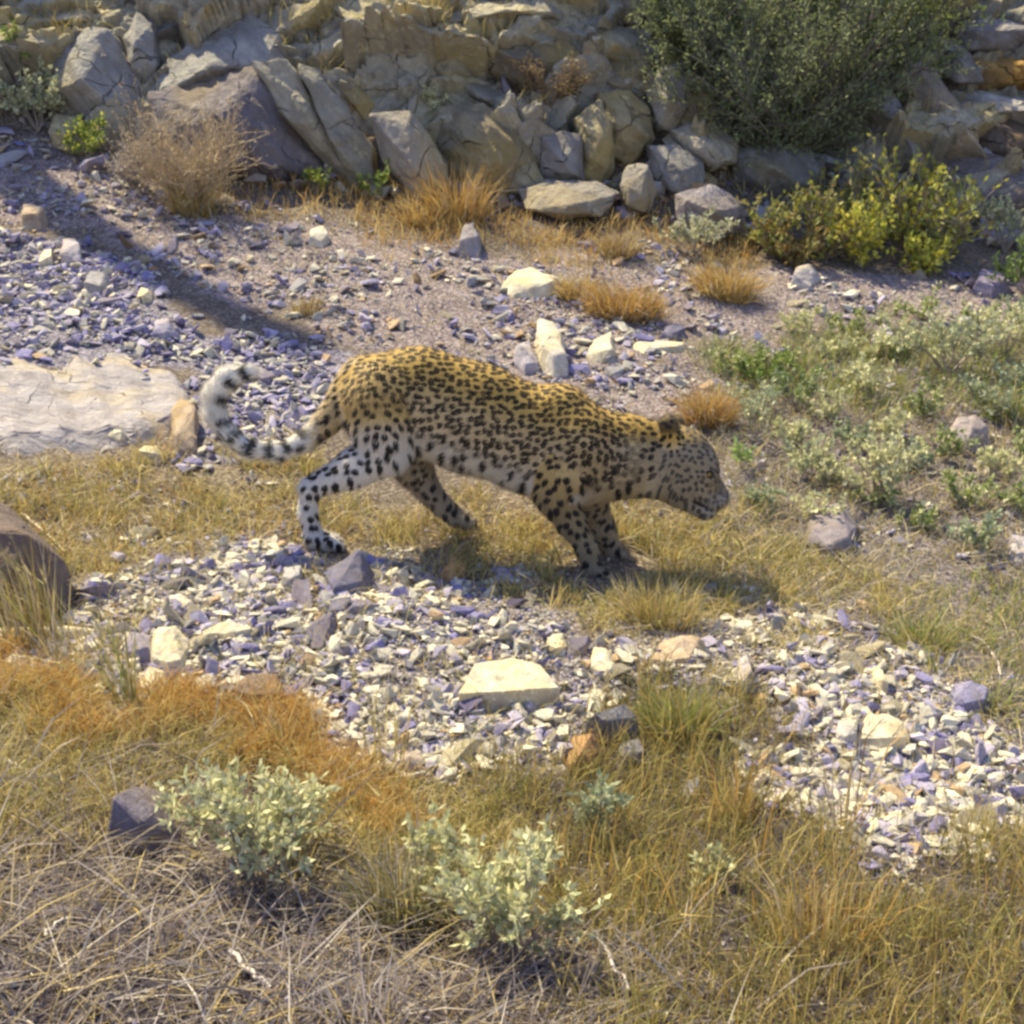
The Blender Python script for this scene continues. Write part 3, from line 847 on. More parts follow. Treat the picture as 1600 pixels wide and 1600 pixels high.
def scatter_stuff(name, label, pts, size, rng, shapes, p, tilt=0.75, lift=0.25, cat='gravel'):
    n = len(pts)
    which = rng.integers(0, len(shapes), n)
    Rm = rotmats(n, rng, tilt)
    _, cols = stone_cols(n, rng, p)
    VV, TT, CC = [], [], []
    base = 0
    for s, (V, T) in enumerate(shapes):
        idx = np.nonzero(which == s)[0]
        if not len(idx): continue
        q = np.einsum('nij,vj->nvi', Rm[idx], V) * size[idx][:, None, None] + pts[idx][:, None, :]
        q[:, :, 2] += (size[idx] * lift)[:, None]
        VV.append(q.reshape(-1, 3))
        TT.append((T[None] + (np.arange(len(idx)) * len(V))[:, None, None]).reshape(-1, 3) + base)
        CC.append(np.repeat(cols[idx], len(V), axis=0))
        base += len(idx) * len(V)
    me = mesh_tris(name, np.concatenate(VV), np.concatenate(TT), M_GRAVEL, cols=np.concatenate(CC))
    return tag(link(name, me), label, cat, kind='stuff')


def powersize(n, lo, hi, rng, a=1.6):
    u = rng.random(n)
    return (lo ** -a + u * (hi ** -a - lo ** -a)) ** (-1 / a)


def build_loose_stones():
    rng = np.random.default_rng(33)
    pb = [0.32, 0.25, 0.22, 0.11, 0.06, 0.04]; pt = [0.28, 0.10, 0.32, 0.10, 0.14, 0.06]; pbl = [0.20, 0.10, 0.34, 0.26, 0.08, 0.02]
    # individual stones
    lib = []
    for k in range(20):
        V, T = stone_shape(rng, int(rng.integers(9, 14)), rng.uniform(0.28, 0.7), rng.uniform(1.0, 2.0))
        V = V - V.mean(0)
        lib.append((rock_mesh('stone', V, M_STONE, res=0.2, amp=0.06, bev=0.014, seed=k), np.ptp(V, axis=0)))
    recs = []
    for zone, n, p, lo, hi, grp in ((Z_BANK, 160, pb, 0.032, 0.10, 'loose stones on the gravel bank'), (Z_BLUE, 55, pbl, 0.045, 0.10, 'loose stones on the left trail'),
                                    (Z_TRAIL, 60, pt, 0.04, 0.10, 'loose stones on the back trail'), (Z_RIGHT, 18, pt, 0.035, 0.08, 'loose stones in the right grass'),
                                    (Z_MID, 8, pt, 0.03, 0.06, 'loose stones in the middle grass')):
        pts = sample(n, zone, rng)
        px, py, dep = project(pts[:, 0], pts[:, 1], pts[:, 2])
        sz = powersize(len(pts), lo, hi, rng, 1.2)
        ck, cc = stone_cols(len(pts), rng, p)
        for i in range(len(pts)):
            if not (-40 < px[i] < 1640): continue
            m, ext = lib[rng.integers(0, len(lib))]
            o = bpy.data.objects.new('stone', m); SC.collection.objects.link(o)
            s = sz[i]
            o.location = (pts[i, 0], pts[i, 1], pts[i, 2] + 0.2 * s)
            o.scale = (s, s, s)
            o.rotation_euler = (rng.normal(0, 0.42), rng.normal(0, 0.42), rng.uniform(0, 6.28))
            o.color = (*cc[i], 1)
            shape = 'flat' if ext[2] < 0.48 else ('chunky' if ext[0] < 1.15 else 'long')
            recs.append([o, px[i], py[i], s, STONE_COLS[ck[i]][0], shape, grp, dep[i]])
    describe([(q[0], q[1], q[2], q[3] / q[7], f'{q[4]} {q[5]} loose stone', q[6], 'stone') for q in recs])
    # gravel, too many to count
    for zone, n, lo, hi, p, nm, lb, a in ((Z_BANK, 21000, 0.009, 0.055, pb, 'gravel', 'pale angular gravel of the sunlit bank in front of the leopard', 1.7),
                                           (Z_BLUE, 6500, 0.012, 0.06, pbl, 'gravel', 'blue grey gravel on the left trail behind the tail', 1.3),
                                           (Z_TRAIL, 4000, 0.012, 0.075, pt, 'gravel', 'fine lilac gravel of the back trail', 1.6),
                                           (Z_RIGHT, 1500, 0.012, 0.045, pt, 'gravel', 'scattered gravel in the grass right of the leopard', 1.5),
                                           (Z_MID, 900, 0.01, 0.035, pt, 'gravel', 'scattered gravel in the dry grass under the leopard', 1.5)):
        pts = sample(n, zone, rng, yr=(2.4, 9.2), patchy=0.45 if zone is Z_BANK else 0.2)
        scatter_stuff(nm, lb, pts, powersize(len(pts), lo, hi, rng, a), rng, SHAPES, p)
    pts = np.concatenate([sample(20000, Z_BANK, rng, yr=(2.4, 9)), sample(9000, Z_TRAIL, rng, yr=(5, 9.5)), sample(4000, Z_BLUE, rng, yr=(4, 9)), sample(3500, Z_FRONT, rng, yr=(1.4, 4))])
    scatter_stuff('grit', 'fine stone chips covering the gravel and the trail', pts, powersize(len(pts), 0.006, 0.014, rng), rng, PEBBLES, pt)
    # rubble on the hillside between the outcrop rocks
    x = rng.uniform(-4.6, 4.6, 2600); y = rng.uniform(8.3, 10.4, 2600)
    pts = np.stack([x, y, H(x, y)], -1)
    scatter_stuff('rubble', 'broken rock rubble filling the hillside between the outcrop rocks', pts, powersize(len(pts), 0.03, 0.22, rng, 1.3), rng, SHAPES, [0.2, 0.02, 0.2, 0.04, 0.34, 0.2], cat='rubble')


build_loose_stones()


# ------------------------------------------------------------------ grass
def blades(pts, length, width, lean, leandir, curl, cols, rng, tipdark=1.0):
    """pts n,3; lean = angle from vertical; each blade has five vertices and three triangles"""
    n = len(pts)
    d = np.stack([np.sin(lean) * np.cos(leandir), np.sin(lean) * np.sin(leandir), np.cos(lean)], -1)
    l2 = np.minimum(lean + curl, 1.75)
    d2 = np.stack([np.sin(l2) * np.cos(leandir), np.sin(l2) * np.sin(leandir), np.cos(l2)], -1)
    yaw = rng.uniform(0, np.pi, n)
    side = np.stack([np.cos(yaw), np.sin(yaw), np.zeros(n)], -1)
    side -= d * (side * d).sum(-1, keepdims=True)
    side /= np.linalg.norm(side, axis=1)[:, None] + 1e-9
    w = (width / 2)[:, None]
    mid = pts + d * (length * 0.55)[:, None]
    tip = mid + d2 * (length * 0.45)[:, None]
    V = np.stack([pts - side * w, pts + side * w, mid - side * w * 0.8, mid + side * w * 0.8, tip], 1).reshape(-1, 3)
    b = (np.arange(n) * 5)[:, None]
    T = np.concatenate([b + [0, 1, 3], b + [0, 3, 2], b + [2, 3, 4]], 1).reshape(-1, 3)
    C = np.repeat(cols[:, None, :], 5, 1)
    return V, T, C.reshape(-1, 3)


def pick(n, pal, rng, var=0.2):
    pal = np.array(pal, float)
    i = rng.integers(0, len(pal), n); j = rng.integers(0, len(pal), n); t = rng.random((n, 1)) * 0.5
    return (pal[i] * (1 - t) + pal[j] * t) * rng.uniform(1 - var, 1 + var, (n, 1))


STRAW = [(0.58, 0.45, 0.17), (0.48, 0.36, 0.13), (0.68, 0.57, 0.27), (0.36, 0.26, 0.10)]
OLIVE = [(0.36, 0.34, 0.10), (0.46, 0.39, 0.13), (0.27, 0.29, 0.09), (0.48, 0.38, 0.15)]
ORANGE = [(0.56, 0.34, 0.09), (0.50, 0.28, 0.07), (0.62, 0.42, 0.14), (0.44, 0.26, 0.08)]
GREYST = [(0.46, 0.41, 0.38), (0.33, 0.29, 0.29), (0.60, 0.54, 0.46), (0.25, 0.21, 0.22)]
LUSH = [(950, 800), (1090, 790), (1200, 830), (1330, 900), (1340, 960), (1200, 965), (1050, 970), (940, 960), (960, 900)]
DOLIVE = [(0.30, 0.27, 0.08), (0.38, 0.31, 0.10), (0.24, 0.25, 0.075), (0.40, 0.29, 0.10), (0.27, 0.20, 0.08)]
LITTER = [(0.26, 0.22, 0.21), (0.18, 0.15, 0.16), (0.35, 0.30, 0.26), (0.36, 0.28, 0.12), (0.13, 0.11, 0.12)]
GREEN = [(0.18, 0.26, 0.05), (0.24, 0.32, 0.07), (0.32, 0.36, 0.10), (0.14, 0.20, 0.05)]


def clump(pts, k, spread, rng):
    """gather blades into tufts"""
    n = len(pts)
    i = rng.integers(0, n, n * k)
    q = pts[i].copy()
    q[:, :2] += rng.normal(0, spread, (len(q), 2))
    q[:, 2] = H(q[:, 0], q[:, 1])
    return q


def grass_obj(name, label, parts, cat='grass', kind='stuff', group=None, mat=None):
    Vs, Ts, Cs = [], [], []; b = 0
    for V, T, C in parts:
        Vs.append(V); Ts.append(T + b); Cs.append(C); b += len(V)
    me = mesh_tris(name, np.concatenate(Vs), np.concatenate(Ts), mat or M_GRASS, cols=np.concatenate(Cs))
    return tag(link(name, me), label, cat, group, kind)


PAWS = [(935, 898, -0.085), (970, 868, 0.085), (512, 848, -0.075)]


def grass_zone(zone, ntuft, k, spread, L, W, lean, curl, pal, rng, yr, var=0.25, base_sink=0.004, dirbias=None, rocky=False):
    p = clump(sample(ntuft, zone, rng, yr=yr), k, spread, rng)
    for a_, b_, o_ in PAWS:
        q_ = at_y(a_, b_, 4.42 + o_)
        p = p[((p[:, 0] - q_[0]) / 0.13) ** 2 + ((p[:, 1] - q_[1] + 0.09) / 0.15) ** 2 > 1]
    n = len(p)
    if rocky:
        p[:, 2] = [top_z(a, b) for a, b in p[:, :2]]
    p[:, 2] -= base_sink
    ld = rng.uniform(0, 2 * np.pi, n) if dirbias is None else rng.normal(dirbias, 0.9, n)
    return blades(p, rng.uniform(*L, n), rng.uniform(*W, n), np.abs(rng.normal(lean[0], lean[1], n)), ld, np.abs(rng.normal(curl, 0.3, n)), pick(n, pal, rng, var), rng)


# avoid letting the grass swallow the leopard's paws: heights stay low in the middle band
def build_grass():
    rng = np.random.default_rng(55)
    # middle band under and around the leopard
    grass_obj('dry_grass', 'olive and straw coloured grass band under the leopard', [
        grass_zone(Z_MID, 750, 16, 0.028, (0.03, 0.12), (0.002, 0.005), (0.6, 0.4), 0.4, OLIVE + STRAW, rng, (3.4, 5.6), 0.35),
        grass_zone(Z_MID, 800, 6, 0.06, (0.06, 0.20), (0.002, 0.004), (1.2, 0.25), 0.3, STRAW + GREYST, rng, (3.4, 5.6)),
        grass_zone(Z_MID, 160, 9, 0.03, (0.06, 0.13), (0.002, 0.004), (0.45, 0.3), 0.4, ORANGE + STRAW, rng, (3.4, 5.6))])
    grass_obj('olive_grass', 'patchy olive and straw grass in front of the leopard below its head', [
        grass_zone(LUSH, 190, 16, 0.03, (0.04, 0.12), (0.002, 0.005), (0.6, 0.4), 0.4, OLIVE + [GREEN[2]] + STRAW, rng, (3.2, 5.4)),
        grass_zone(LUSH, 420, 5, 0.06, (0.05, 0.18), (0.002, 0.004), (1.25, 0.25), 0.3, STRAW + GREYST, rng, (3.2, 5.4))])
    grass_obj('mixed_grass', 'mixed green and dry grass right of the leopard', [
        grass_zone(Z_RIGHT, 1500, 10, 0.035, (0.04, 0.11), (0.002, 0.005), (0.6, 0.35), 0.4, OLIVE + GREYST, rng, (3.3, 7.0)),
        grass_zone(Z_RIGHT, 1300, 6, 0.06, (0.06, 0.2), (0.002, 0.004), (1.2, 0.25), 0.3, STRAW + GREYST, rng, (3.3, 7.0)),
        grass_zone([(1110, 540), (1330, 525), (1900, 550), (1900, 690), (1500, 650), (1280, 640), (1130, 620)], 400, 9, 0.03, (0.06, 0.14), (0.003, 0.006), (0.5, 0.3), 0.4, GREEN + OLIVE[:2], rng, (4.5, 7.2)),
        grass_zone([(1330, 960), (1480, 880), (1900, 860), (1900, 1130), (1550, 1080), (1420, 1010)], 190, 9, 0.03, (0.05, 0.12), (0.003, 0.005), (0.6, 0.35), 0.4, GREEN[:3] + OLIVE + STRAW[:1], rng, (3.0, 5.0))])
    # foreground litter and standing grass
    F_LEFT = [(-700, 1190), (150, 1210), (480, 1330), (700, 1420), (900, 1470), (1000, 1560), (1100, 2600), (-700, 2600)]
    F_RIGHT = [(820, 1250), (920, 1200), (990, 1120), (970, 1080), (1060, 1065), (1160, 1140), (1300, 1240), (1500, 1320), (1900, 1430), (2300, 2600), (1050, 2600), (950, 1480), (840, 1360)]
    grass_obj('straw_litter', 'flattened grey straw litter covering the front left corner', [
        grass_zone(F_LEFT, 1500, 5, 0.05, (0.07, 0.24), (0.0018, 0.0042), (1.40, 0.16), 0.12, LITTER, rng, (1.3, 3.2)),
        grass_zone(F_LEFT, 800, 3, 0.05, (0.08, 0.28), (0.002, 0.0048), (1.25, 0.3), 0.15, GREYST + LITTER + STRAW[:1], rng, (1.3, 3.2)),
        grass_zone(F_LEFT, 700, 6, 0.03, (0.04, 0.11), (0.0016, 0.003), (0.9, 0.35), 0.4, LITTER + [STRAW[3], ORANGE[3]], rng, (1.3, 3.2))])
    grass_obj('dry_grass', 'standing olive brown grass filling the front right corner', [
        grass_zone(F_RIGHT, 1300, 10, 0.03, (0.04, 0.15), (0.0016, 0.0035), (0.45, 0.3), 0.45, DOLIVE, rng, (1.3, 3.6)),
        grass_zone(F_RIGHT, 900, 6, 0.05, (0.05, 0.16), (0.0016, 0.003), (1.25, 0.25), 0.25, LITTER, rng, (1.3, 3.6)),
        grass_zone(F_RIGHT, 330, 3, 0.03, (0.12, 0.22), (0.002, 0.004), (0.25, 0.15), 0.4, [ORANGE[0], STRAW[0], OLIVE[1]], rng, (1.3, 3.6))])
    F_MIDL = [(-700, 1090), (100, 1100), (300, 1150), (480, 1230), (620, 1240), (840, 1250), (860, 1360), (940, 1470), (700, 1420), (480, 1350), (250, 1290), (120, 1340), (-700, 1360)]
    grass_obj('dry_grass', 'golden straw grass between the front shrubs and the gravel bank', [
        grass_zone(F_MIDL, 1500, 8, 0.03, (0.04, 0.12), (0.0016, 0.0035), (0.65, 0.35), 0.45, STRAW + OLIVE, rng, (1.9, 3.6)),
        grass_zone(F_MIDL, 700, 6, 0.05, (0.05, 0.15), (0.0016, 0.003), (1.3, 0.2), 0.2, STRAW + GREYST, rng, (1.9, 3.6))])
    ORB = [(-300, 1050), (0, 1075), (120, 1110), (220, 1115), (330, 1105), (440, 1140), (500, 1180), (620, 1230), (650, 1290), (560, 1290), (480, 1240), (380, 1190), (200, 1170), (60, 1150), (-300, 1130)]
    grass_obj('orange_grass', 'band of rusty orange dry grass along the front of the gravel bank', [
        grass_zone(ORB, 800, 14, 0.03, (0.05, 0.12), (0.0014, 0.003), (0.6, 0.35), 0.6, ORANGE, rng, (2.3, 3.7)),
        grass_zone(ORB, 200, 8, 0.03, (0.08, 0.16), (0.0014, 0.003), (0.7, 0.3), 0.5, STRAW, rng, (2.3, 3.7))])
    # thin dry stubble over the trail and the hillside
    hills = [(-400, -400), (2000, -400), (2000, 430), (1200, 400), (700, 350), (300, 300), (150, 240), (-400, 190)]
    grass_obj('hillside_grass', 'thin brown grass growing between the outcrop rocks', [
        grass_zone(hills, 330, 16, 0.05, (0.06, 0.20), (0.003, 0.006), (0.55, 0.35), 0.4, OLIVE + STRAW + [(0.26, 0.20, 0.09), (0.34, 0.24, 0.10)], rng, (8.35, 10.4), rocky=True)])
    foot = [(330, 300), (560, 290), (700, 330), (830, 330), (1000, 350), (1180, 380), (1180, 440), (900, 410), (700, 400), (520, 340), (330, 330)]
    grass_obj('trailside_grass', 'sparse orange grass along the foot of the outcrop', [
        grass_zone(foot, 260, 10, 0.05, (0.06, 0.16), (0.003, 0.006), (0.5, 0.35), 0.4, ORANGE + STRAW, rng, (7.0, 9.2))])
    grass_obj('trail_straw', 'thin scattered straw on the stony trail behind the leopard', [
        grass_zone(Z_TRAIL, 650, 6, 0.05, (0.04, 0.12), (0.002, 0.005), (1.1, 0.3), 0.3, STRAW + GREYST, rng, (5.4, 9.0))])
    grass_obj('bank_straw', 'few dry stalks scattered over the gravel bank', [
        grass_zone(Z_BANK, 560, 5, 0.04, (0.05, 0.15), (0.0016, 0.003), (1.0, 0.4), 0.4, STRAW + OLIVE + GREYST, rng, (2.5, 4.6)),
        grass_zone(Z_BANK, 95, 22, 0.05, (0.04, 0.11), (0.0016, 0.003), (0.7, 0.4), 0.4, STRAW + OLIVE, rng, (2.5, 4.6))])


build_grass()


def tuft(label, px, py, wpx, hpx, pal, n, rng, name='grass_tuft', cat='grass tuft', group=None, lean=0.6, bw=(0.002, 0.004), dirb=None, aspect=0.6):
    pal = list(pal) + [STRAW[0], STRAW[3], GREYST[0]]
    n = int(n * 0.85); wpx = wpx * 1.12
    g = hit(px, py)
    dep = project(*g)[2]
    w = wpx / F * dep; h = hpx / F * dep
    a = rng.uniform(0, 2 * np.pi, n); r = np.sqrt(rng.random(n))
    p = np.stack([g[0] + w * 0.33 * r * np.cos(a), g[1] + w * 0.33 * aspect * r * np.sin(a), np.zeros(n)], -1)
    p[:, 2] = H(p[:, 0], p[:, 1]) - 0.004
    ld = a + rng.normal(0, 0.7, n) if dirb is None else rng.normal(dirb, 0.6, n)
    V, T, C = blades(p, rng.uniform(0.35, 1.2, n) * h, rng.uniform(*bw, n), np.abs(rng.normal(lean * r, 0.32, n)), ld, np.abs(rng.normal(0.4, 0.4, n)), pick(n, pal, rng), rng)
    me = mesh_tris(name, V - g, T, M_GRASS, cols=C)
    return tag(link(name, me, loc=g), label, cat, group)


def build_tufts():
    rng = np.random.default_rng(66)
    G = 'orange grass tufts'
    tuft('long low orange tuft right of the white trail stone', 975, 495, 150, 60, ORANGE, 1500, rng, group=G, bw=(0.003, 0.006), aspect=0.4)
    tuft('left shoulder of orange grass touching the white trail stone', 905, 470, 80, 50, ORANGE + STRAW, 600, rng, group=G, bw=(0.003, 0.006), aspect=0.4)
    tuft('rounded orange tuft on the trail above the green grass', 1135, 465, 105, 60, ORANGE + STRAW, 1100, rng, group=G, bw=(0.003, 0.006))
    tuft('bright orange tuft standing just behind the leopard head', 1105, 662, 90, 70, ORANGE, 1100, rng, group=G, bw=(0.002, 0.005))
    tuft('tall orange stems at the foot of the smooth leaning slab', 715, 345, 110, 95, ORANGE, 700, rng, group=G, bw=(0.003, 0.006), lean=0.4)
    tuft('orange grass in front of the grass bound rock', 660, 350, 80, 60, ORANGE + STRAW, 450, rng, group=G, bw=(0.003, 0.006))
    tuft('brown tuft under the wedge boulder', 965, 400, 70, 50, [(0.28, 0.19, 0.08), (0.34, 0.22, 0.09)], 500, rng, group=G, bw=(0.003, 0.006))
    tuft('small brown tuft on the trail above the leopard tail', 478, 492, 50, 40, [(0.34, 0.22, 0.08), (0.4, 0.3, 0.1)], 260, rng, group=G, bw=(0.003, 0.005))
    tuft('orange tuft at the root of the dry beige bush', 300, 335, 80, 60, ORANGE + OLIVE, 400, rng, group=G, bw=(0.003, 0.006))
    G2 = 'long grass stems in the foreground'
    tuft('tall drooping stems in front of the dark boulder', 60, 1010, 120, 200, STRAW + OLIVE, 170, rng, group=G2, lean=0.35, bw=(0.003, 0.005), dirb=2.6)
    tuft('long green yellow stems crossing the lilac block', 205, 1110, 60, 200, OLIVE + GREEN, 60, rng, group=G2, lean=0.3, bw=(0.003, 0.005), dirb=2.4)
    tuft('slanting straw stems left of the square brown slab', 130, 1040, 200, 130, STRAW, 120, rng, group=G2, lean=0.7, bw=(0.002, 0.004), dirb=2.5)
    tuft('reddish stalks in front of the square brown slab', 455, 1170, 150, 110, STRAW + ORANGE, 130, rng, group=G2, lean=0.6, bw=(0.002, 0.004), dirb=2.4)
    tuft('green stems standing in the gravel below the blue slate boulder', 600, 1200, 90, 190, OLIVE + STRAW, 40, rng, group=G2, lean=0.15, bw=(0.002, 0.004))
    tuft('upright orange brown stalks right of the long slate rock', 1145, 1290, 80, 170, ORANGE + OLIVE, 120, rng, group=G2, lean=0.2, bw=(0.002, 0.004))
    tuft('upright brown stalks below the white topped stone', 1320, 1300, 70, 260, [(0.4, 0.24, 0.12), (0.35, 0.25, 0.1)], 30, rng, group=G2, lean=0.1, bw=(0.003, 0.005))
    tuft('dense green clump between the long slate rock and the gravel', 1060, 1150, 130, 90, OLIVE + GREEN, 900, rng, group=G2, lean=0.5, bw=(0.002, 0.004))
    tuft('dark green fine clump left of the centre front shrub', 630, 1440, 170, 130, [(0.20, 0.22, 0.10), (0.28, 0.26, 0.11), (0.16, 0.18, 0.08)], 1300, rng, group=G2, lean=0.5, bw=(0.0016, 0.003))
    tuft('tall golden stalks in the front right corner', 1285, 1480, 200, 190, STRAW + ORANGE, 160, rng, group=G2, lean=0.3, bw=(0.002, 0.004))
    tuft('pale grey upright stems at the bottom centre', 560, 1600, 200, 150, GREYST, 90, rng, group=G2, lean=0.3, bw=(0.002, 0.004))
    tuft('green grass clump at the right edge by the domed stone', 1585, 660, 90, 70, GREEN, 600, rng, group=G2, bw=(0.002, 0.005))
    tuft('green grass clump at the upper edge of the right hand gravel', 1440, 1010, 120, 60, GREEN + OLIVE, 500, rng, group=G2, bw=(0.002, 0.004))
    tuft('pale straw clump in front of the leopard forepaw', 1030, 975, 140, 80, OLIVE + STRAW, 700, rng, group=G2, bw=(0.002, 0.004))


build_tufts()


# ------------------------------------------------------------------ shrubs
def tube(path, r0, r1, sides=4):
    path = np.asarray(path, float); n = len(path)
    t = np.gradient(path, axis=0); t /= np.linalg.norm(t, axis=1)[:, None] + 1e-9
    ref = np.array([0.31, 0.17, 0.93])
    u = np.cross(t, ref); u /= np.linalg.norm(u, axis=1)[:, None] + 1e-9
    v = np.cross(t, u)
    a = np.arange(sides) / sides * 2 * np.pi
    r = np.linspace(r0, r1, n)[:, None, None]
    V = path[:, None, :] + r * (np.cos(a)[None, :, None] * u[:, None, :] + np.sin(a)[None, :, None] * v[:, None, :])
    i = np.arange(n * sides).reshape(n, sides); j = np.roll(i, -1, 1)
    T = np.concatenate([np.stack([i[:-1], j[:-1], j[1:]], -1).reshape(-1, 3), np.stack([i[:-1], j[1:], i[1:]], -1).reshape(-1, 3)])
    return V.reshape(-1, 3), T


def merge(parts):
    Vs, Ts, b = [], [], 0
    for V, T in parts:
        Vs.append(V); Ts.append(T + b); b += len(V)
    return np.concatenate(Vs), np.concatenate(Ts)


def leaves_geo(pos, dirs, L, W, cols, rng):
    n = len(pos)
    d = dirs / (np.linalg.norm(dirs, axis=1)[:, None] + 1e-9)
    r = rng.normal(size=(n, 3)); s = np.cross(d, r); s /= np.linalg.norm(s, axis=1)[:, None] + 1e-9
    nn = np.cross(d, s)
    L = L[:, None]; W = W[:, None]
    a = pos; m = pos + d * L * 0.5; tip = pos + d * L + nn * L * 0.12
    V = np.stack([a, m - s * W * 0.5 + nn * W * 0.2, m + s * W * 0.5 + nn * W * 0.2, tip], 1)
    T = np.array([[0, 2, 3], [0, 3, 1]])
    TT = (T[None] + (np.arange(n) * 4)[:, None, None]).reshape(-1, 3)
    return V.reshape(-1, 3), TT, np.repeat(cols, 4, axis=0)


def shrub(name, label, cat, px, py, wpx, hpx, nb, ntw, nlf, leaf, pal, stemc, rng, group=None, depth=0.8, indiv=0, up=0.6, twl=0.35, y=None, droop=0.0, stemr=0.004, dense_top=0.35, ragged=0.25):
    """shrub > branch > foliage; base at the pixel's ground point"""
    nlf = int(nlf * 1.8); leaf = (leaf[0] * 1.15, leaf[1] * 1.25); wpx = wpx * 1.1
    g = hit2(px, py)
    if y is not None:
        g = at_y(px, py, y)
    dep = float(project(*g)[2])
    w = wpx / F * dep; h = hpx / F * dep
    root = tag(empty(name, g), label, cat, group)
    count = 0
    for b in range(nb):
        a = 2 * np.pi * (b + rng.uniform(-.3, .3)) / nb
        out = rng.uniform(0.25, 1.0) ** 0.7
        tip = np.array([np.cos(a) * w * 0.46 * out, np.sin(a) * w * 0.46 * depth * out, h * (rng.uniform(1.0 - ragged, 1.0) * math.sqrt(max(0.08, 1 - 0.75 * out * out)))])
        ts = np.linspace(0, 1, 6)
        ctrl = tip * np.array([0.35, 0.35, up])
        path = (1 - ts)[:, None] ** 2 * 0 + 2 * ((1 - ts) * ts)[:, None] * ctrl + (ts ** 2)[:, None] * tip
        path[1:-1] += rng.normal(0, 0.02 * h, (4, 3))
        wood = [tube(path, stemr * h / 0.25, stemr * 0.35 * h / 0.25)]
        LP, LD = [], []
        for k in range(ntw):
            t = rng.uniform(dense_top, 1.0)
            f = t * 5; i = min(int(f), 4)
            p0 = path[i] * (1 - (f - i)) + path[i + 1] * (f - i)
            tang = path[i + 1] - path[i]; tang /= np.linalg.norm(tang) + 1e-9
            dd = tang * 0.8 + rng.normal(0, 0.75, 3) + np.array([0, 0, 0.35 - droop]); dd /= np.linalg.norm(dd)
            ln = twl * h * rng.uniform(0.45, 1.0)
            p1 = p0 + dd * ln * 0.5; p2 = p1 + (dd + np.array([0, 0, 0.25 - droop]) + rng.normal(0, 0.2, 3)) * ln * 0.5
            wood.append(tube(np.array([p0, p1, p2]), stemr * 0.4 * h / 0.25, stemr * 0.2 * h / 0.25, 3))
            tt = rng.uniform(0.15, 1.08, nlf)
            q = np.where(tt[:, None] < 0.5, p0 + (p1 - p0) * (tt * 2)[:, None], p1 + (p2 - p1) * (tt * 2 - 1)[:, None])
            LP.append(q + rng.normal(0, 0.012 * h, q.shape)); LD.append(dd * 0.6 + rng.normal(0, 0.65, (nlf, 3)) + np.array([0, 0, 0.25 - droop]))
        V, T = merge(wood)
        bo = link('branch', mesh_tris('branch', V, T, M_WOOD, cols=np.tile(np.array(stemc) * rng.uniform(.8, 1.2), (len(V), 1))), root)
        LP = np.concatenate(LP); LD = np.concatenate(LD)
        LP[:, 2] = np.maximum(LP[:, 2], 0.01)
        n = len(LP)
        cc = pick(n, pal, rng, 0.22)
        LL = rng.uniform(0.65, 1.2, n) * leaf[0]; WW = rng.uniform(0.7, 1.2, n) * leaf[1]
        ni = min(n, int(indiv / nb)) if indiv else 0
        if ni:
            for q in range(ni):
                Vl, Tl, Cl = leaves_geo(np.zeros((1, 3)), LD[q:q + 1], LL[q:q + 1], WW[q:q + 1], cc[q:q + 1], rng)
                link('leaf', mesh_tris('leaf', Vl, Tl, M_LEAF, cols=Cl), root, loc=LP[q])
        if n > ni:
            Vl, Tl, Cl = leaves_geo(LP[ni:], LD[ni:], LL[ni:], WW[ni:], cc[ni:], rng)
            fo = link('foliage', mesh_tris('foliage', Vl, Tl, M_LEAF, cols=Cl), bo)
            fo['kind'] = 'stuff'
        count += n
    return root


PALE_LEAF = [(0.57, 0.56, 0.30), (0.66, 0.63, 0.36), (0.46, 0.49, 0.27), (0.72, 0.68, 0.42)]
GREY_LEAF = [(0.38, 0.43, 0.27), (0.48, 0.50, 0.31), (0.30, 0.35, 0.22)]
YELLOW_LEAF = [(0.62, 0.60, 0.08), (0.45, 0.48, 0.07), (0.68, 0.58, 0.07), (0.26, 0.29, 0.06), (0.26, 0.18, 0.06)]
DARK_LEAF = [(0.19, 0.23, 0.11), (0.24, 0.28, 0.12), (0.14, 0.165, 0.10), (0.28, 0.31, 0.13)]
BEIGE = [(0.46, 0.36, 0.22), (0.38, 0.29, 0.18), (0.52, 0.42, 0.27)]
WOODC = (0.30, 0.25, 0.20)


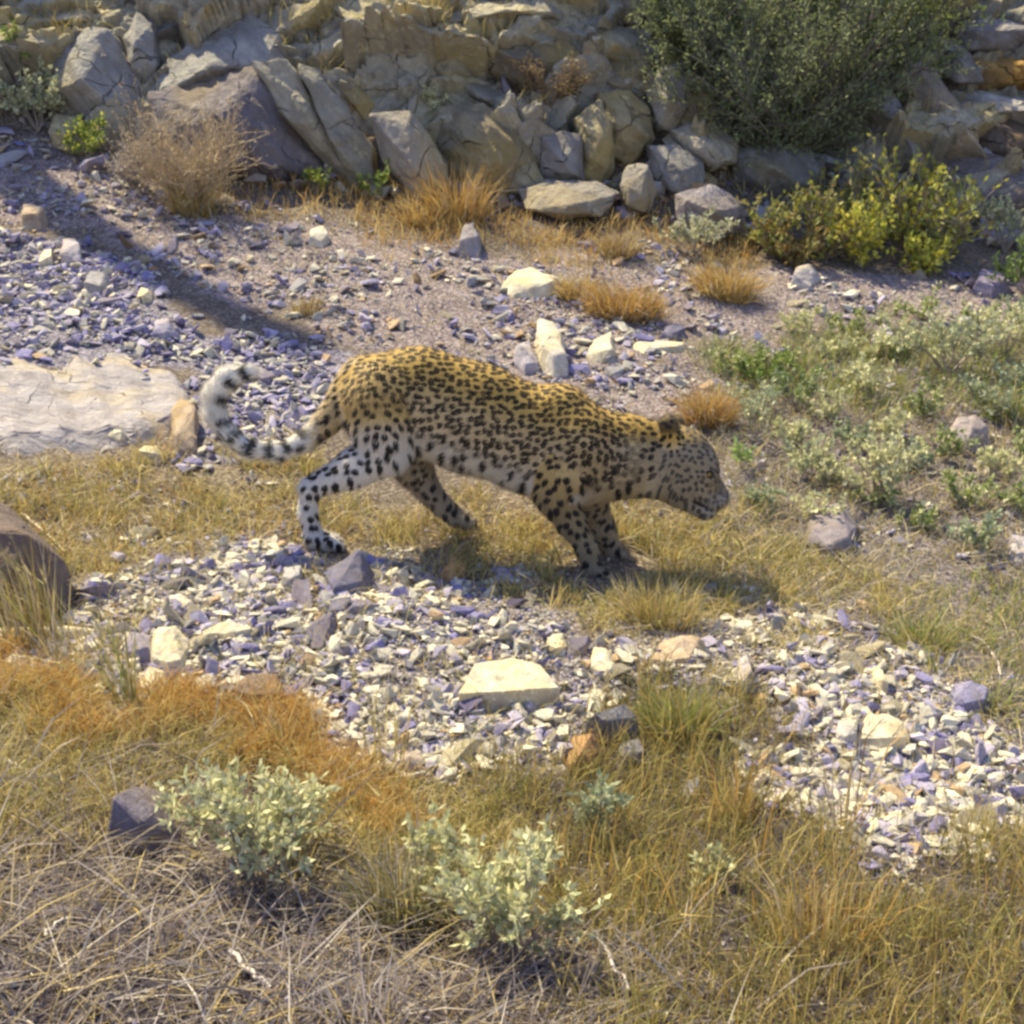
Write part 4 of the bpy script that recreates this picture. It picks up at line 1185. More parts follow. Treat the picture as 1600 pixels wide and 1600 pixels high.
def build_shrubs():
    rng = np.random.default_rng(77)
    PG = 'pale leafy shrubs'
    shrub('leafy_shrub', 'pale grey green leafy shrub beside the grey purple boulder', 'shrub', 385, 1385, 235, 205, 9, 11, 9, (0.020, 0.009), PALE_LEAF, WOODC, rng, PG, indiv=280, up=0.75, depth=0.7)
    shrub('leafy_shrub', 'pale leafy shrub at the bottom centre with dark ground below', 'shrub', 795, 1505, 225, 200, 9, 11, 9, (0.020, 0.009), PALE_LEAF, WOODC, rng, PG, indiv=280, up=0.7, depth=0.7)
    shrub('leafy_shrub', 'loose pale sprigs up and left of the bottom centre shrub', 'shrub', 690, 1400, 130, 125, 6, 8, 8, (0.020, 0.008), PALE_LEAF, WOODC, rng, PG, up=0.7)
    shrub('leafy_shrub', 'single upright pale sprig right behind the bottom centre shrub', 'shrub', 838, 1375, 60, 90, 4, 7, 8, (0.018, 0.008), PALE_LEAF, WOODC, rng, PG, up=0.8)
    shrub('leafy_shrub', 'right hand sprig leaning out from the left front shrub', 'shrub', 455, 1330, 105, 125, 5, 8, 8, (0.020, 0.008), PALE_LEAF, WOODC, rng, PG, up=0.7)
    shrub('leafy_shrub', 'small blue green sprig in front of the rust brown stone', 'shrub', 935, 1310, 70, 95, 4, 7, 7, (0.018, 0.007), GREY_LEAF, WOODC, rng, PG)
    shrub('leafy_shrub', 'small pale sprig in the front right grass', 'shrub', 1115, 1385, 60, 55, 4, 6, 7, (0.018, 0.008), PALE_LEAF, WOODC, rng, PG)
    shrub('leafy_shrub', 'wide low pale shrub ahead of the leopard below the domed stone', 'shrub', 1375, 785, 180, 110, 9, 9, 8, (0.020, 0.011), PALE_LEAF, WOODC, rng, PG, depth=0.5, up=0.5)
    shrub('leafy_shrub', 'pale sprig just left of the wide low shrub', 'shrub', 1265, 755, 90, 80, 5, 8, 7, (0.020, 0.011), PALE_LEAF + GREY_LEAF, WOODC, rng, PG)
    shrub('leafy_shrub', 'small pale plant in front of the leopard brow', 'shrub', 1180, 690, 80, 90, 4, 6, 6, (0.020, 0.010), GREY_LEAF + PALE_LEAF, WOODC, rng, PG)
    shrub('leafy_shrub', 'spreading pale green shrub at the right edge above the domed stone', 'shrub', 1480, 590, 200, 110, 9, 10, 8, (0.022, 0.012), PALE_LEAF + GREY_LEAF, WOODC, rng, PG, depth=0.5)
    shrub('leafy_shrub', 'upper pale shrub at the right edge below the slate plate', 'shrub', 1570, 560, 130, 90, 6, 9, 8, (0.022, 0.012), PALE_LEAF, WOODC, rng, PG)
    shrub('leafy_shrub', 'grey leaved sprigs left of the pointed lilac stone', 'shrub', 1240, 640, 140, 80, 7, 8, 7, (0.020, 0.011), GREY_LEAF + GREEN, WOODC, rng, PG)
    shrub('leafy_shrub', 'white flecked plant in front of the low lilac boulder', 'shrub', 1085, 400, 130, 75, 7, 9, 7, (0.026, 0.015), [(0.55, 0.54, 0.36), (0.34, 0.36, 0.2), (0.6, 0.58, 0.42)], WOODC, rng, PG)
    shrub('leafy_shrub', 'pale leafy shrub at the left edge under the rounded boulder', 'shrub', 60, 205, 130, 95, 8, 10, 8, (0.030, 0.018), GREY_LEAF + PALE_LEAF, WOODC, rng, PG)
    shrub('leafy_shrub', 'pale sprig on the rock above the smooth leaning slab', 'shrub', 672, 182, 45, 45, 4, 6, 6, (0.026, 0.014), PALE_LEAF, WOODC, rng, PG)
    shrub('leafy_shrub', 'pale grey plant at the right edge beside the yellow flowering plants', 'shrub', 1570, 395, 110, 95, 6, 9, 8, (0.026, 0.015), PALE_LEAF + GREY_LEAF, WOODC, rng, PG)
    YG = 'yellow green plants on the back slope'
    for lab, px_, py_, w_, h_, nb_, pal_ in (
        ('tallest yellow green plant under the streaked slab', 1400, 395, 150, 150, 10, YELLOW_LEAF),
        ('brown and green plant left of the tallest yellow one', 1290, 405, 150, 130, 9, YELLOW_LEAF[1:] + OLIVE),
        ('leftmost low brownish plant under the dark bush', 1205, 395, 120, 100, 8, [YELLOW_LEAF[3], YELLOW_LEAF[4], OLIVE[0]]),
        ('yellow plant right of the tallest one with pale flecks', 1480, 405, 120, 130, 8, YELLOW_LEAF + PALE_LEAF[:1]),
        ('bright yellow plant in front of the brown and green one', 1345, 418, 110, 90, 7, YELLOW_LEAF[:3]),
        ('dull olive plant behind the bright yellow one against the dark bush', 1330, 350, 150, 100, 8, YELLOW_LEAF[3:] + OLIVE),
        ('yellow tipped plant at the foot of the grey brown sloping rock', 1440, 345, 120, 90, 7, YELLOW_LEAF),
        ('low green plant at the bottom of the yellow patch', 1440, 425, 110, 60, 6, YELLOW_LEAF[1:4]),
        ('brown dry plant at the left end of the yellow patch', 1240, 415, 100, 60, 6, [YELLOW_LEAF[4], (0.34, 0.24, 0.09)])):
        shrub('flowering_plant', lab, 'plant', px_, py_, w_, h_, nb_, 13, 4, (0.038, 0.019), pal_ + [OLIVE[2]], WOODC, rng, YG, dense_top=0.05, up=0.45, ragged=0.45, twl=0.42)
    GP = 'small green plants'
    shrub('green_plant', 'fresh green plant at the left edge beneath the thin ledge', 'plant', 25, 130, 90, 80, 6, 9, 8, (0.030, 0.016), GREEN, WOODC, rng, GP)
    shrub('green_plant', 'yellow green plant left of the dry beige bush', 'plant', 140, 255, 95, 75, 6, 9, 8, (0.026, 0.012), GREEN + YELLOW_LEAF[:2], WOODC, rng, GP)
    shrub('green_plant', 'tiny bright plant right of the dry beige bush', 'plant', 495, 308, 45, 50, 4, 6, 6, (0.026, 0.014), YELLOW_LEAF[:2] + GREEN, WOODC, rng, GP)
    shrub('green_plant', 'small green plant at the foot of the leaning slabs', 'plant', 588, 318, 65, 55, 5, 7, 7, (0.026, 0.012), GREEN, WOODC, rng, GP)
    shrub('green_plant', 'dark green plant at the right edge next to the slate plate', 'plant', 1598, 462, 80, 80, 6, 9, 9, (0.026, 0.012), [(0.12, 0.18, 0.05), (0.18, 0.24, 0.07)], WOODC, rng, GP)
    shrub('green_plant', 'low green plant above the grey leaved sprigs', 'plant', 1200, 605, 110, 60, 6, 8, 8, (0.020, 0.009), GREEN, WOODC, rng, GP)
    shrub('green_plant', 'small leaf sprig beside the leopard nose', 'plant', 1160, 735, 30, 50, 3, 4, 5, (0.022, 0.011), [(0.4, 0.52, 0.2), (0.3, 0.42, 0.12)], WOODC, rng, GP)
    # dry and dark bushes
    shrub('dry_bush', 'dry leafless beige bush in front of the shaded rock face', 'bush', 300, 325, 235, 175, 17, 44, 6, (0.018, 0.005), BEIGE, (0.44, 0.35, 0.23), rng, None, up=0.35, twl=0.42, dense_top=0.08, stemr=0.0022, ragged=0.5)
    shrub('dry_bush', 'low grey brown dry bush left of the beige bush', 'bush', 215, 300, 110, 75, 12, 26, 8, (0.016, 0.005), GREYST, (0.36, 0.30, 0.22), rng, None, up=0.4, twl=0.3, dense_top=0.08, stemr=0.0025)
    shrub('dry_bush', 'dull brown dry bush in the hollow under the sunlit top ledge', 'bush', 860, 175, 130, 90, 9, 18, 9, (0.022, 0.007), [(0.22, 0.16, 0.09), (0.28, 0.21, 0.12)], (0.25, 0.18, 0.12), rng, None, up=0.6)
    shrub('dark_bush', 'big dark green fine leaved bush overhanging at the top right', 'bush', 1225, 275, 450, 330, 22, 34, 17, (0.032, 0.009), DARK_LEAF, (0.15, 0.13, 0.11), rng, None, up=0.5, twl=0.34, ragged=0.5, dense_top=0.1, depth=0.5, stemr=0.0022)
    shrub('dark_bush', 'lighter green crown rising behind the big dark bush', 'bush', 1350, 170, 400, 280, 17, 32, 17, (0.034, 0.010), [(0.27, 0.32, 0.10), (0.32, 0.36, 0.13), (0.20, 0.25, 0.10)], (0.13, 0.11, 0.09), rng, None, up=0.5, twl=0.30, dense_top=0.15, depth=0.5, stemr=0.0022)
    shrub('dark_bush', 'left wing of the dark bush spreading over the gable shaped rock', 'bush', 1080, 130, 260, 200, 14, 34, 16, (0.032, 0.010), DARK_LEAF, (0.13, 0.11, 0.09), rng, None, up=0.5, twl=0.30, dense_top=0.15, depth=0.5, stemr=0.0022)
    # low pale sprigs spread through the right hand grass
    SG = 'low pale sprigs in the right hand grass'
    recs = []
    spots = [(1180, 650), (1290, 655), (1370, 560), (1480, 545), (1565, 660), (1480, 720), (1370, 790), (1280, 820), (1530, 860), (1440, 830), (1600, 720), (1390, 690), (1330, 525),
             (1215, 585), (1300, 560), (1345, 620), (1410, 560), (1535, 520), (1595, 610), (1530, 640), (1445, 660), (1330, 700), (1240, 700), (1420, 735), (1300, 760),
             (1560, 745), (1500, 790), (1195, 800), (1590, 800), (1440, 500), (1250, 520), (1140, 590), (1590, 500)]
    for x, y in spots:
        o = shrub('sprig', None, 'plant', x, y, rng.uniform(60, 110), rng.uniform(38, 62), 5, 8, 7, (0.020, 0.011), [PALE_LEAF, GREY_LEAF, PALE_LEAF + GREEN][int(rng.integers(0, 3))], WOODC, rng, SG, depth=0.8, up=0.4, dense_top=0.1)
        recs.append((o, x, y, 1.0 + 0.001 * y, 'low pale sprig', SG, 'plant'))
    describe(recs)


build_shrubs()


def build_tree():
    """bare tree just outside the left edge; its trunk throws the band of shade across the trail"""
    rng = np.random.default_rng(5)
    T = hit(485, 532); S0 = hit(0, 268)
    d = S0 - T; d[2] = 0; d /= np.linalg.norm(d)
    bx, by = T[0] + d[0] * 4.5, T[1] + d[1] * 4.5
    base = np.array([bx, by, float(H(bx, by)) - 0.1])
    hgt = T[2] + 4.5 * math.tan(SUN_EL) - base[2]
    root = tag(empty('bare_tree', base), 'bare leaning tree trunk standing just beyond the left edge of the photo', 'tree')
    t = np.linspace(0, 1, 14)
    path = np.stack([0.05 * np.sin(t * 7), 0.05 * np.sin(t * 5 + 1), t * hgt], -1)
    V, Tr = tube(path, 0.23, 0.12, 10)
    link('trunk', mesh_tris('trunk', V, Tr, M_WOOD, cols=np.tile((0.22, 0.18, 0.15), (len(V), 1)), smooth=True), root)
    for k in range(5):
        i = int(rng.integers(6, 13)); a = rng.uniform(0, 6.28)
        p0 = path[i]; L_ = rng.uniform(0.3, 0.6)
        p = np.array([p0, p0 + np.array([math.cos(a) * 0.4, math.sin(a) * 0.4, 0.45]) * L_, p0 + np.array([math.cos(a) * 0.6, math.sin(a) * 0.6, 1.0]) * L_])
        V, Tr = tube(p, 0.035, 0.012, 6)
        link('branch', mesh_tris('branch', V, Tr, M_WOOD, cols=np.tile((0.22, 0.18, 0.15), (len(V), 1)), smooth=True), root)
    0 and print('SHADE az', math.degrees(math.atan2(d[0], d[1])), 'tree', base, hgt)


build_tree()


def build_twigs():
    rng = np.random.default_rng(88)
    G = 'dry sticks on the ground'
    for lab, pts, r, c in (
        ('forked grey stick standing in the grass ahead of the leopard', [(1238, 905), (1255, 862), (1300, 872), (1345, 905)], 0.006, (0.55, 0.47, 0.38)),
        ('bent pale stem curving over the upper right gravel', [(1510, 998), (1540, 1012), (1556, 1035), (1562, 1060)], 0.006, (0.52, 0.45, 0.38)),
        ('white stick lying at the left edge of the front grass', [(-20, 1194), (10, 1196), (35, 1206)], 0.006, (0.72, 0.68, 0.6)),
        ('grey stick leaning on the grey purple boulder', [(178, 1268), (205, 1300), (232, 1345)], 0.005, (0.45, 0.41, 0.40)),
        ('long straw colored stick in the front left litter', [(100, 1560), (180, 1540), (260, 1515)], 0.004, (0.55, 0.42, 0.2)),
        ('pale straight stick pointing at the bottom centre', [(360, 1495), (390, 1525), (420, 1550)], 0.005, (0.60, 0.54, 0.48)),
        ('pale stick in the litter left of the bottom edge', [(70, 1470), (95, 1448), (112, 1440)], 0.004, (0.60, 0.54, 0.46)),
        ('straw stick lying right of the bottom centre shrub', [(950, 1428), (1020, 1434), (1065, 1436)], 0.004, (0.58, 0.46, 0.2)),
        ('pale branching root at the bottom right of centre', [(925, 1460), (955, 1510), (985, 1555)], 0.005, (0.52, 0.48, 0.48)),
        ('short pale stick beside the long slate rock', [(918, 1118), (930, 1104), (942, 1094)], 0.004, (0.7, 0.62, 0.5)),
        ('pale curved stem under the tall drooping stems', [(30, 805), (70, 835), (110, 870)], 0.005, (0.62, 0.52, 0.36)),
    ):
        W = np.array([hit(a, b) for a, b in pts]); W[:, 2] += 0.012
        org = W.mean(0)
        fine = np.array([np.interp(np.linspace(0, len(W) - 1, 9), np.arange(len(W)), W[:, k]) for k in range(3)]).T
        fine += rng.normal(0, 0.003, fine.shape)
        V, T = tube(fine - org, r, r * 0.6, 5)
        o = link('dry_stick', mesh_tris('dry_stick', V, T, M_WOOD, cols=np.tile(c, (len(V), 1)), smooth=True), loc=org)
        tag(o, lab, 'stick', G)


build_twigs()


# ------------------------------------------------------------------ leopard
YL = 4.42            # distance of the animal's mid-plane from the camera
LPX = 473.0          # photograph pixels per metre there


def mat_leopard():
    m, n, l, b = new_mat('leopard_fur')
    uv = nd(n, 'ShaderNodeAttribute', attribute_name='spotpos').outputs['Vector']
    belly = nd(n, 'ShaderNodeAttribute', attribute_name='belly').outputs['Fac']
    solid = nd(n, 'ShaderNodeAttribute', attribute_name='solid').outputs['Fac']
    dark = nd(n, 'ShaderNodeAttribute', attribute_name='dark').outputs['Fac']
    wn = nd(n, 'ShaderNodeTexNoise'); wn.inputs['Scale'].default_value = 34; wn.inputs['Detail'].default_value = 3
    l.new(uv, wn.inputs['Vector'])
    sub = nd(n, 'ShaderNodeVectorMath', operation='SUBTRACT'); l.new(wn.outputs['Color'], sub.inputs[0]); sub.inputs[1].default_value = (0.5, 0.5, 0.5)
    sc = nd(n, 'ShaderNodeVectorMath', operation='SCALE'); l.new(sub.outputs[0], sc.inputs[0]); sc.inputs['Scale'].default_value = 0.016
    ad = nd(n, 'ShaderNodeVectorMath', operation='ADD'); l.new(uv, ad.inputs[0]); l.new(sc.outputs[0], ad.inputs[1])
    v = ad.outputs[0]

    def vor(scale, rnd):
        x = nd(n, 'ShaderNodeTexVoronoi', voronoi_dimensions='2D'); x.inputs['Scale'].default_value = scale; x.inputs['Randomness'].default_value = rnd
        l.new(v, x.inputs['Vector']); return x.outputs['Distance']
    d1 = vor(42.0, 0.66); d2 = vor(30.0, 0.7)
    brk = noise_n(n, l, uv, 75, 2, 0.5)
    ring = ramp(n, l, d1, [(0.05, 0.45), (0.16, 1.0), (0.38, 1.0), (0.46, 0.0)])
    ring = math_n(n, l, 'MULTIPLY', ring, ramp(n, l, brk, [(0.30, 0.3), (0.40, 1.0)]))
    core = ramp(n, l, d1, [(0.18, 1.0), (0.30, 0.0)])
    spot = ramp(n, l, d2, [(0.29, 1.0), (0.38, 0.0)])
    n1 = noise_n(n, l, uv, 6, 4); n2 = noise_n(n, l, uv, 160, 3, 0.7)
    tan = mixc(n, l, n1, (0.47, 0.295, 0.065), (0.60, 0.41, 0.12))
    white = (0.64, 0.59, 0.52)
    base = mixc(n, l, belly, tan, white)
    rb = mixc(n, l, math_n(n, l, 'MULTIPLY', core, 0.6), base, (0.24, 0.14, 0.05))
    inv = math_n(n, l, 'SUBTRACT', 1.0, solid)
    c = mixc(n, l, inv, base, rb)
    sp = math_n(n, l, 'ADD', math_n(n, l, 'MULTIPLY', ring, inv), math_n(n, l, 'MULTIPLY', spot, solid), clamp=True)
    plain = nd(n, 'ShaderNodeAttribute', attribute_name='plain').outputs['Fac']
    sp = math_n(n, l, 'MULTIPLY', sp, math_n(n, l, 'SUBTRACT', 0.98, plain, clamp=True))
    c = mixc(n, l, sp, c, (0.012, 0.009, 0.008))
    c = mixc(n, l, math_n(n, l, 'MULTIPLY', plain, 0.85), c, (0.80, 0.76, 0.67))  # white fur of the tail, brightened to carry sunlight in its colour
    c = mixc(n, l, dark, c, (0.03, 0.025, 0.024))
    k = math_n(n, l, 'MULTIPLY_ADD', n2, 0.7, 0.65)
    cb = nd(n, 'ShaderNodeCombineXYZ')
    for i in range(3): l.new(k, cb.inputs[i])
    c = mixc(n, l, 1.0, c, cb.outputs[0], 'MULTIPLY')
    l.new(c, b.inputs['Base Color'])
    b.inputs['Roughness'].default_value = 0.65
    b.inputs['Specular IOR Level'].default_value = 0.2
    b.inputs['Sheen Weight'].default_value = 0.06
    return m


def surface_nets(Vf, origin, h):
    nx, ny, nz = Vf.shape
    inside = Vf < 0
    cnt = np.zeros((nx - 1, ny - 1, nz - 1), np.float32); acc = np.zeros((nx - 1, ny - 1, nz - 1, 3), np.float32)
    cor = [(i, j, k) for i in (0, 1) for j in (0, 1) for k in (0, 1)]
    for a in cor:
        for ax in range(3):
            if a[ax]: continue
            b = list(a); b[ax] = 1
            sa = tuple(slice(q, q + m - 1) for q, m in zip(a, (nx, ny, nz)))
            sb = tuple(slice(q, q + m - 1) for q, m in zip(b, (nx, ny, nz)))
            va, vb = Vf[sa], Vf[sb]
            m = (va < 0) != (vb < 0)
            t = np.where(m, va / np.where(np.abs(va - vb) < 1e-12, 1, va - vb), 0)
            for c in range(3):
                acc[..., c] += np.where(m, a[c] + (t if c == ax else 0), 0)
            cnt += m
    act = cnt > 0
    idx = np.full(act.shape, -1, np.int64)
    I = np.argwhere(act); idx[act] = np.arange(len(I))
    P = (acc[act] / cnt[act][:, None] + I) * h + origin
    faces = []
    for ax in range(3):
        s0 = [slice(None)] * 3; s1 = [slice(None)] * 3
        s0[ax] = slice(0, -1); s1[ax] = slice(1, None)
        a, b = inside[tuple(s0)], inside[tuple(s1)]
        for flip, m in ((False, a & ~b), (True, ~a & b)):
            e = np.argwhere(m)
            o1, o2 = [(1, 2), (2, 0), (0, 1)][ax]
            ok = (e[:, o1] > 0) & (e[:, o2] > 0) & (e[:, o1] < Vf.shape[o1] - 1) & (e[:, o2] < Vf.shape[o2] - 1)
            e = e[ok]
            q = []
            for u, w_ in ((-1, -1), (0, -1), (0, 0), (-1, 0)):
                c = e.copy(); c[:, o1] += u; c[:, o2] += w_
                q.append(idx[c[:, 0], c[:, 1], c[:, 2]])
            q = np.stack(q, -1)
            faces.append(q[:, ::-1] if flip else q)
    return P, np.concatenate(faces)


def build_leopard():
    rng = np.random.default_rng(99)
    prims = []   # (kind, a, b, ra, rb, yscale, k, part)

    def L(px, py, dy=0.0):
        return at_y(px, py, YL + dy)

    def cone(a, b, ra, rb, part, ys=1.0, k=0.03):
        prims.append((L(*a), L(*b), ra / LPX, rb / LPX, ys, k, part))

    def chain(pts, part, ys=1.0, k=0.03):
        for p, q in zip(pts[:-1], pts[1:]):
            cone(p[:3], q[:3], p[3], q[3], part, ys, k)
    # torso (px, py, lateral offset, radius px)
    chain([(590, 622, 0, 66), (655, 626, 0, 76), (740, 654, 0, 80), (840, 690, 0, 79), (920, 712, 0, 70), (985, 714, 0, 58), (1045, 716, 0, 48)], 'body', ys=1.32, k=0.05)
    chain([(880, 640, -0.035, 34), (905, 690, -0.06, 45), (880, 755, -0.075, 36)], 'shoulder', k=0.05)
    chain([(880, 640, 0.035, 34), (905, 690, 0.06, 45), (905, 755, 0.075, 36)], 'shoulder', k=0.05)
    # head, carried low
    chain([(1045, 708, 0, 40), (1066, 714, 0, 43), (1084, 729, 0, 38)], 'head', ys=1.0, k=0.03)
    chain([(1078, 746, -0.03, 28), (1086, 758, -0.025, 24)], 'head', k=0.03)
    chain([(1078, 746, 0.03, 28), (1086, 758, 0.025, 24)], 'head', k=0.03)
    chain([(1090, 744, 0, 28), (1118, 776, 0, 21)], 'muzzle', ys=0.85, k=0.02)
    chain([(1100, 770, -0.020, 15), (1114, 780, -0.016, 12)], 'muzzle', k=0.012)
    chain([(1100, 770, 0.020, 15), (1114, 780, 0.016, 12)], 'muzzle', k=0.012)
    chain([(1035, 738, 0, 42), (1064, 760, 0, 33)], 'head', k=0.04)
    chain([(1066, 764, 0, 30), (1102, 795, 0, 18)], 'jaw', ys=0.95, k=0.012)
    # ears
    for s in (-1, 1):
        ex = 0 if s < 0 else 12
        chain([(1050 + ex, 690, s * 0.052, 17), (1044 + ex, 662, s * 0.078, 14)], 'ear', k=0.012)
    # near hind leg, stretched back
    chain([(592, 622, -0.06, 52), (600, 668, -0.07, 46), (606, 706, -0.07, 33)], 'thigh', k=0.04)
    chain([(606, 706, -0.07, 33), (556, 730, -0.072, 28), (486, 762, -0.075, 17)], 'hind', k=0.03)
    chain([(484, 764, -0.075, 16), (481, 800, -0.075, 14), (489, 836, -0.075, 15)], 'hind', k=0.02)
    chain([(490, 842, -0.075, 15), (520, 848, -0.078, 14)], 'hind', k=0.015)
    for i, dx in enumerate((-0.026, -0.009, 0.009, 0.026)):
        chain([(517, 847, -0.078 + dx, 8.5), (534 - abs(i - 1.5) * 3, 852, -0.078 + dx * 1.15, 7)], 'hind', k=0.006)
    # far hind leg, swinging forward
    chain([(600, 630, 0.06, 50), (628, 690, 0.075, 42), (645, 728, 0.08, 30)], 'farthigh', k=0.04)
    chain([(645, 728, 0.08, 30), (668, 764, 0.085, 19), (690, 788, 0.085, 15), (712, 806, 0.085, 14)], 'farhind', k=0.025)
    chain([(708, 804, 0.085, 15), (728, 812, 0.085, 13)], 'farhind', k=0.015)
    for dx in (-0.026, -0.009, 0.009, 0.026):
        chain([(724, 812, 0.085 + dx, 8), (738, 817, 0.085 + dx * 1.1, 7)], 'farhind', k=0.006)
    # near foreleg, braced under the chest
    chain([(880, 740, -0.085, 40), (868, 775, -0.085, 29), (893, 818, -0.085, 20), (917, 856, -0.085, 15.5), (924, 884, -0.085, 15)], 'fore', k=0.03)
    chain([(925, 892, -0.085, 16), (942, 898, -0.085, 14)], 'fore', k=0.015)
    for i, dx in enumerate((-0.028, -0.0095, 0.0095, 0.028)):
        chain([(940, 898, -0.085 + dx, 9), (957 - abs(i - 1.5) * 3, 903, -0.085 + dx * 1.1, 7)], 'fore', k=0.006)
    # far foreleg, a step ahead
    chain([(915, 745, 0.08, 38), (920, 785, 0.08, 29), (940, 825, 0.085, 20), (956, 858, 0.085, 16)], 'farfore', k=0.03)
    chain([(956, 862, 0.085, 15), (974, 868, 0.085, 14)], 'farfore', k=0.015)
    for dx in (-0.027, -0.009, 0.009, 0.027):
        chain([(972, 868, 0.085 + dx, 8.5), (987, 874, 0.085 + dx * 1.1, 7)], 'farfore', k=0.006)
    # tail curling up behind
    tail = [(560, 588, 0.0, 27), (538, 622, 0.0, 23), (512, 658, -0.01, 20), (478, 690, -0.03, 15.5), (436, 706, -0.05, 14), (392, 702, -0.06, 14), (358, 680, -0.06, 14),
            (336, 648, -0.05, 16), (336, 616, -0.04, 17), (354, 594, -0.03, 17), (388, 582, -0.02, 12)]
    chain(tail, 'tail', k=0.02)

    P = np.array([p[0] for p in prims] + [p[1] for p in prims])
    lo = P.min(0) - 0.24; hi = P.max(0) + 0.24
    h = 0.0075
    ax = [np.arange(lo[i], hi[i], h, dtype=np.float32) for i in range(3)]
    shp = tuple(len(a) for a in ax)
    field = np.full(shp, 1.0, np.float32)

    def sdf(X, Y, Z, pr):
        a, b, ra, rb, ys, k, part = pr
        ba = b - a; bb = np.array([ba[0], ba[1] * ys, ba[2]])
        px, py, pz = X - a[0], (Y - a[1]) * ys, Z - a[2]
        L2 = float((bb ** 2).sum()) + 1e-12
        t = np.clip((px * bb[0] + py * bb[1] + pz * bb[2]) / L2, 0, 1)
        d = np.sqrt((px - t * bb[0]) ** 2 + (py - t * bb[1]) ** 2 + (pz - t * bb[2]) ** 2) - (ra + (rb - ra) * t)
        return d / (0.5 + 0.5 * ys) if ys > 1 else d

    for pr in prims:
        a, b, ra, rb, ys, k, part = pr
        m = max(ra, rb) + k + 0.03
        sl = []
        for i in range(3):
            i0 = max(0, int((min(a[i], b[i]) - m - lo[i]) / h)); i1 = min(shp[i], int((max(a[i], b[i]) + m - lo[i]) / h) + 2)
            sl.append(slice(i0, i1))
        X, Y, Z = np.meshgrid(ax[0][sl[0]], ax[1][sl[1]], ax[2][sl[2]], indexing='ij', sparse=True)
        d = sdf(X, Y, Z, pr).astype(np.float32)
        f = field[tuple(sl)]
        hh = np.maximum(k - np.abs(f - d), 0) / k
        field[tuple(sl)] = np.minimum(f, d) - hh * hh * k * 0.25
    V, Q = surface_nets(field, lo.astype(np.float64), h)
    # drop stray islands is unnecessary: every chain overlaps its neighbour
    parts = []
    D = np.stack([sdf(V[:, 0], V[:, 1], V[:, 2], pr) for pr in prims], 0)
    best = D.argmin(0)
    part = np.array([p[6] for p in prims])[best]
    px, py, dep = project(V[:, 0], V[:, 1], V[:, 2])
    lat = V[:, 1] - YL
    # spot coordinates: along the body and round it
    sp = np.stack([V[:, 0], V[:, 2] - 0.8 * np.abs(lat) + np.where(lat > 0.0, 0.0, 0.0), np.zeros(len(V))], -1)
    # underside: distance below the torso's axis
    tx = np.array([540, 590, 655, 740, 840, 920, 985, 1045]); ty = np.array([622, 622, 626, 654, 690, 712, 712, 712]); tr = np.array([66, 66, 76, 80, 79, 70, 53, 41])
    rel = (py - np.interp(px, tx, ty)) / np.interp(px, tx, tr)
    belly = np.clip(sstep(0.3, 1.0, rel) * 0.6 + 0.34 * sstep(-0.6, 0.2, rel), 0, 0.9)
    solid = np.zeros(len(V)); dark = np.zeros(len(V))
    belly = belly * (1 - 0.6 * sstep(880, 960, px))
    isleg = np.isin(part, ['hind', 'thigh'])
    belly = np.where(isleg, np.maximum(sstep(640, 705, py), 0.1), belly)
    belly = np.where(np.isin(part, ['farthigh', 'farhind']), 0.55, belly)
    belly = np.where(np.isin(part, ['fore', 'farfore']), sstep(740, 900, py) * 0.3 + 0.12, belly)
    belly = np.where(part == 'jaw', 0.85, belly)
    belly = np.where(part == 'muzzle', 0.15 + 0.6 * sstep(762, 778, py), belly)
    belly = np.where(part == 'head', sstep(730, 765, py) * 0.5, belly)
    tp = np.array([(a, b) for a, b, _, _ in tail], float)
    dc = np.hypot(px - 415, py - 640)
    # tail: outer side white beyond the bend, spotted inner side
    istail = part == 'tail'
    outer = sstep(80, 88, dc)
    tw = sstep(470, 400, px)
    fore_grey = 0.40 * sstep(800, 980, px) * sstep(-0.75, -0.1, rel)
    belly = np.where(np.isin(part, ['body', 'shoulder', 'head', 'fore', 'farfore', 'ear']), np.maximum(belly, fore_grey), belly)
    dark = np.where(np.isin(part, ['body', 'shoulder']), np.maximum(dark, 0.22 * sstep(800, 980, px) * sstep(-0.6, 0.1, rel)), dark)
    belly = np.where(istail, np.clip(0.3 + 0.9 * tw, 0, 1.0), belly)
    solid = np.where(isleg | np.isin(part, ['farthigh', 'farhind', 'fore', 'farfore', 'tail']), 1.0, solid)
    solid = np.where(np.isin(part, ['head', 'muzzle', 'jaw']), 0.9, solid)
    solid = np.maximum(solid, sstep(960, 1020, px)); solid = np.maximum(solid, sstep(0.55, 0.9, rel)); solid = np.maximum(solid, sstep(640, 570, px) * (py < 700))
    solid = np.where(part == 'thigh', np.maximum(solid * 0, sstep(600, 660, py)), solid)
    # fewer spots on the muzzle and on the white outside of the tail tip
    solid = np.where(part == 'muzzle', 0.45, solid)
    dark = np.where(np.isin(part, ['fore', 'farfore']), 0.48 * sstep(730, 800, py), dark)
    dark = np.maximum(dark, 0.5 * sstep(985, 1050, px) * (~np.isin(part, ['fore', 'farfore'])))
    dark = np.where(np.isin(part, ['farhind', 'farthigh']), 0.45, dark)  # shade on the far hind leg, painted into the coat
    dark = np.where((part == 'ear'), sstep(0.0, 1.0, (682 - py) / 8.0) * 0.8, dark)
    mouth = np.exp(-(((px - 1094) + (py - 788) * 0.3) / 20) ** 2 - ((py - 788 - (px - 1094) * 0.5) / 4.5) ** 2)
    dark = np.maximum(dark, np.where(np.isin(part, ['jaw', 'muzzle']), np.clip(mouth * 1.6, 0, 1), 0))
